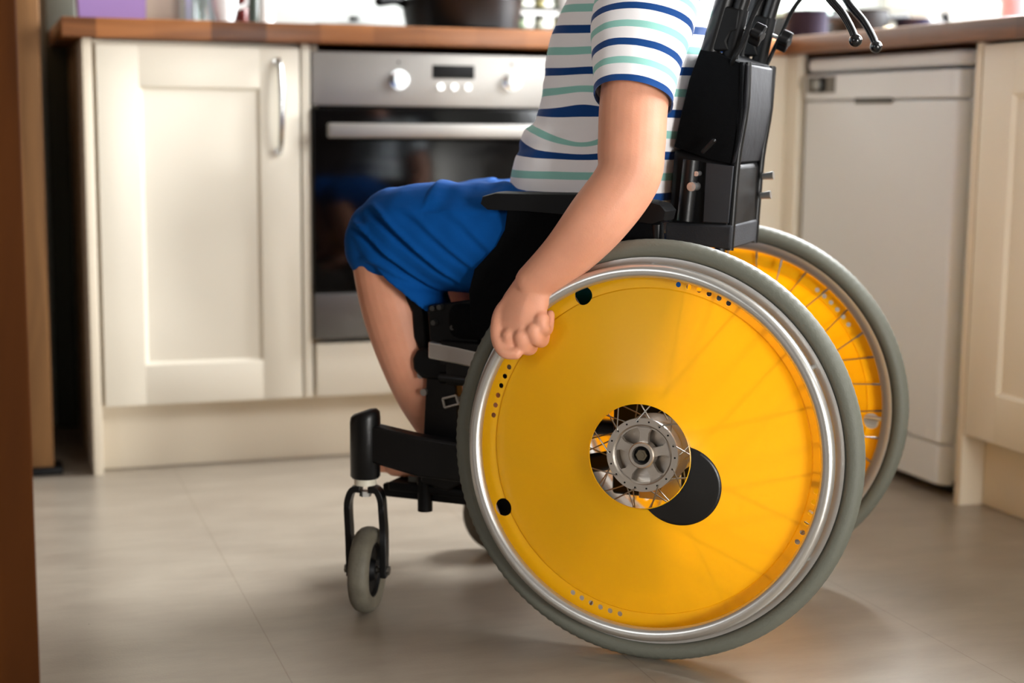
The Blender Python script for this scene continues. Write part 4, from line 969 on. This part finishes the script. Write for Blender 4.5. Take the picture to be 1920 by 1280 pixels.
# warp the stripes with the cloth: the belly pulls them down in front
# sleeves: slanted rings so the outer edge rides up; open cuff
def sleeve(s):
    ctr = [S(1222, -30, .118), S(1205, 45, .146), S(1194, 120, .164), S(1188, 180, .180), S(1188, 188, .182)]
    rad = [(.068, .056), (.0690, .058), (.0600, .056), (.0535, .0545), (.0535, .0545)]
    P, R1_ = catmull(ctr, [r[0] for r in rad], 6); _, R2_ = catmull(ctr, [r[1] for r in rad], 6)
    tl = 0.46; rings = []
    for p, ra, rb in zip(P, R1_, R2_):
        ring = []
        for k in range(48):
            a = 2*PI*k/48; dx = ra*math.cos(a); dy = rb*math.sin(a)
            ring.append(V((p.x+dx, s*(p.y+dy), p.z+tl*dy-0.06*abs(dx)*0)))
        rings.append(ring)
    inner = [[V((c.x+(q.x-c.x)*0.965, c.y+(q.y-c.y)*0.965, q.z+0.0006)) for q in r] for r, c in ((r, sum(r, V((0, 0, 0)))/48) for r in rings)]
    m_ = MB().loft(rings+inner[::-1], caps=False, close=True)
    base = ctr[-1]
    ax = V((0, -s*tl, 1))
    off = base.z - tl*base.y
    o = m_.build('sleeve', stripe_mat('striped_sleeve' if s > 0 else 'striped_sleeve_far', ax, off-0.0005, 0.0535, 0.001), shirt)
    me = o.data
    for v in me.vertices:
        c = v.co; w = 0.0022*noise.noise(V((c.x*22, c.y*22, c.z*16+s*3)))+0.001*noise.noise(V((c.x*60, c.y*50, c.z*40)))
        d = V((c.x-0.06, c.y-s*.15, 0)); 
        if d.length > 1e-4: v.co = c+d.normalized()*w
    return o
sleeve(1); sleeve(-1)
note(bpy.data.objects['sleeve'], 'left sleeve with a navy band at the cuff')

# shorts
b = MB()
for s in (1, -1):
    y = s*0.092; ky = s*0.104
    hem = S(712, 530, .1)
    tubeR(b, [(0.10, s*0.075, 0.520), (0.22, y, 0.545), (0.34, s*0.098, 0.552), (0.41, ky, 0.550), (0.435, ky, 0.540), (0.440, ky, 0.530)], [.078, .083, .080, .074, .064, .058], 36, 6)
    b.sph((0.435, ky, 0.5655), 0.055, (1, 1, 1), 28)
    b.sph((0.462, ky, 0.540), 0.050, (1, 1.05, 1.25), 28)
    # loose cloth hanging behind and below the knee, ending in the slanted hem
    b.loft([[V((cx+(a*math.cos(2*PI*k/40)), ky+w*math.sin(2*PI*k/40), z-sl*math.cos(2*PI*k/40))) for k in range(40)] for cx, z, a, w, sl in
            ((0.440, 0.565, .060, .062, -.01), (0.434, 0.530, .072, .064, -.032), (0.426, 0.505, .076, .064, -.048), (0.414, 0.486, .076, .063, -.060))])
b.loft([[V((cx+a*math.cos(2*PI*k/40), w*math.sin(2*PI*k/40), z)) for k in range(40)] for cx, z, a, w in
        ((0.12, 0.470, .09, .13), (0.12, 0.50, .11, .152), (0.14, 0.56, .12, .150), (0.15, 0.60, .105, .135))])
b.sph((0.285, -0.02, 0.590), 0.050, (1.5, 1.6, 0.8), 28)
shorts = b.build('shorts', m_shorts, body)
def sfold(co, n):
    x, y, z = co; d = 0.0
    side = 1 if y > 0 else -1
    if abs(n.y) > 0.2:
        # long diagonal creases running from the top of the knee back and down
        for k, (x0, z0, sl, w, dp) in enumerate(((0.455, 0.600, 0.80, .0055, .010), (0.485, 0.575, 0.78, .0050, .008), (0.400, 0.600, .80, .006, .004), (0.470, 0.520, 0.42, .0055, .004), (0.330, 0.60, 0.9, .008, .003))):
            t = x0-x
            if t > -0.01:
                zz = z0 - sl*t - 0.9*max(0, 0.04-t)**2*10
                e = z-zz
                d += (dp*0.7*math.exp(-((e-0.009)/w)**2) - dp*math.exp(-(e/w)**2))*sstep(-0.01, 0.02, t)*sstep(0.26, 0.10, t)*abs(n.y)
    d += 0.003*noise.noise(V((x*13, y*13, z*11))) + 0.0012*noise.noise(V((x*40, y*30, z*40)))
    if z > 0.59 and x < 0.36: d += 0.007*noise.noise(V((x*34, y*24, z*20+5)))
    return co+n*d
remesh(shorts, 0.0036, 6, sfold)
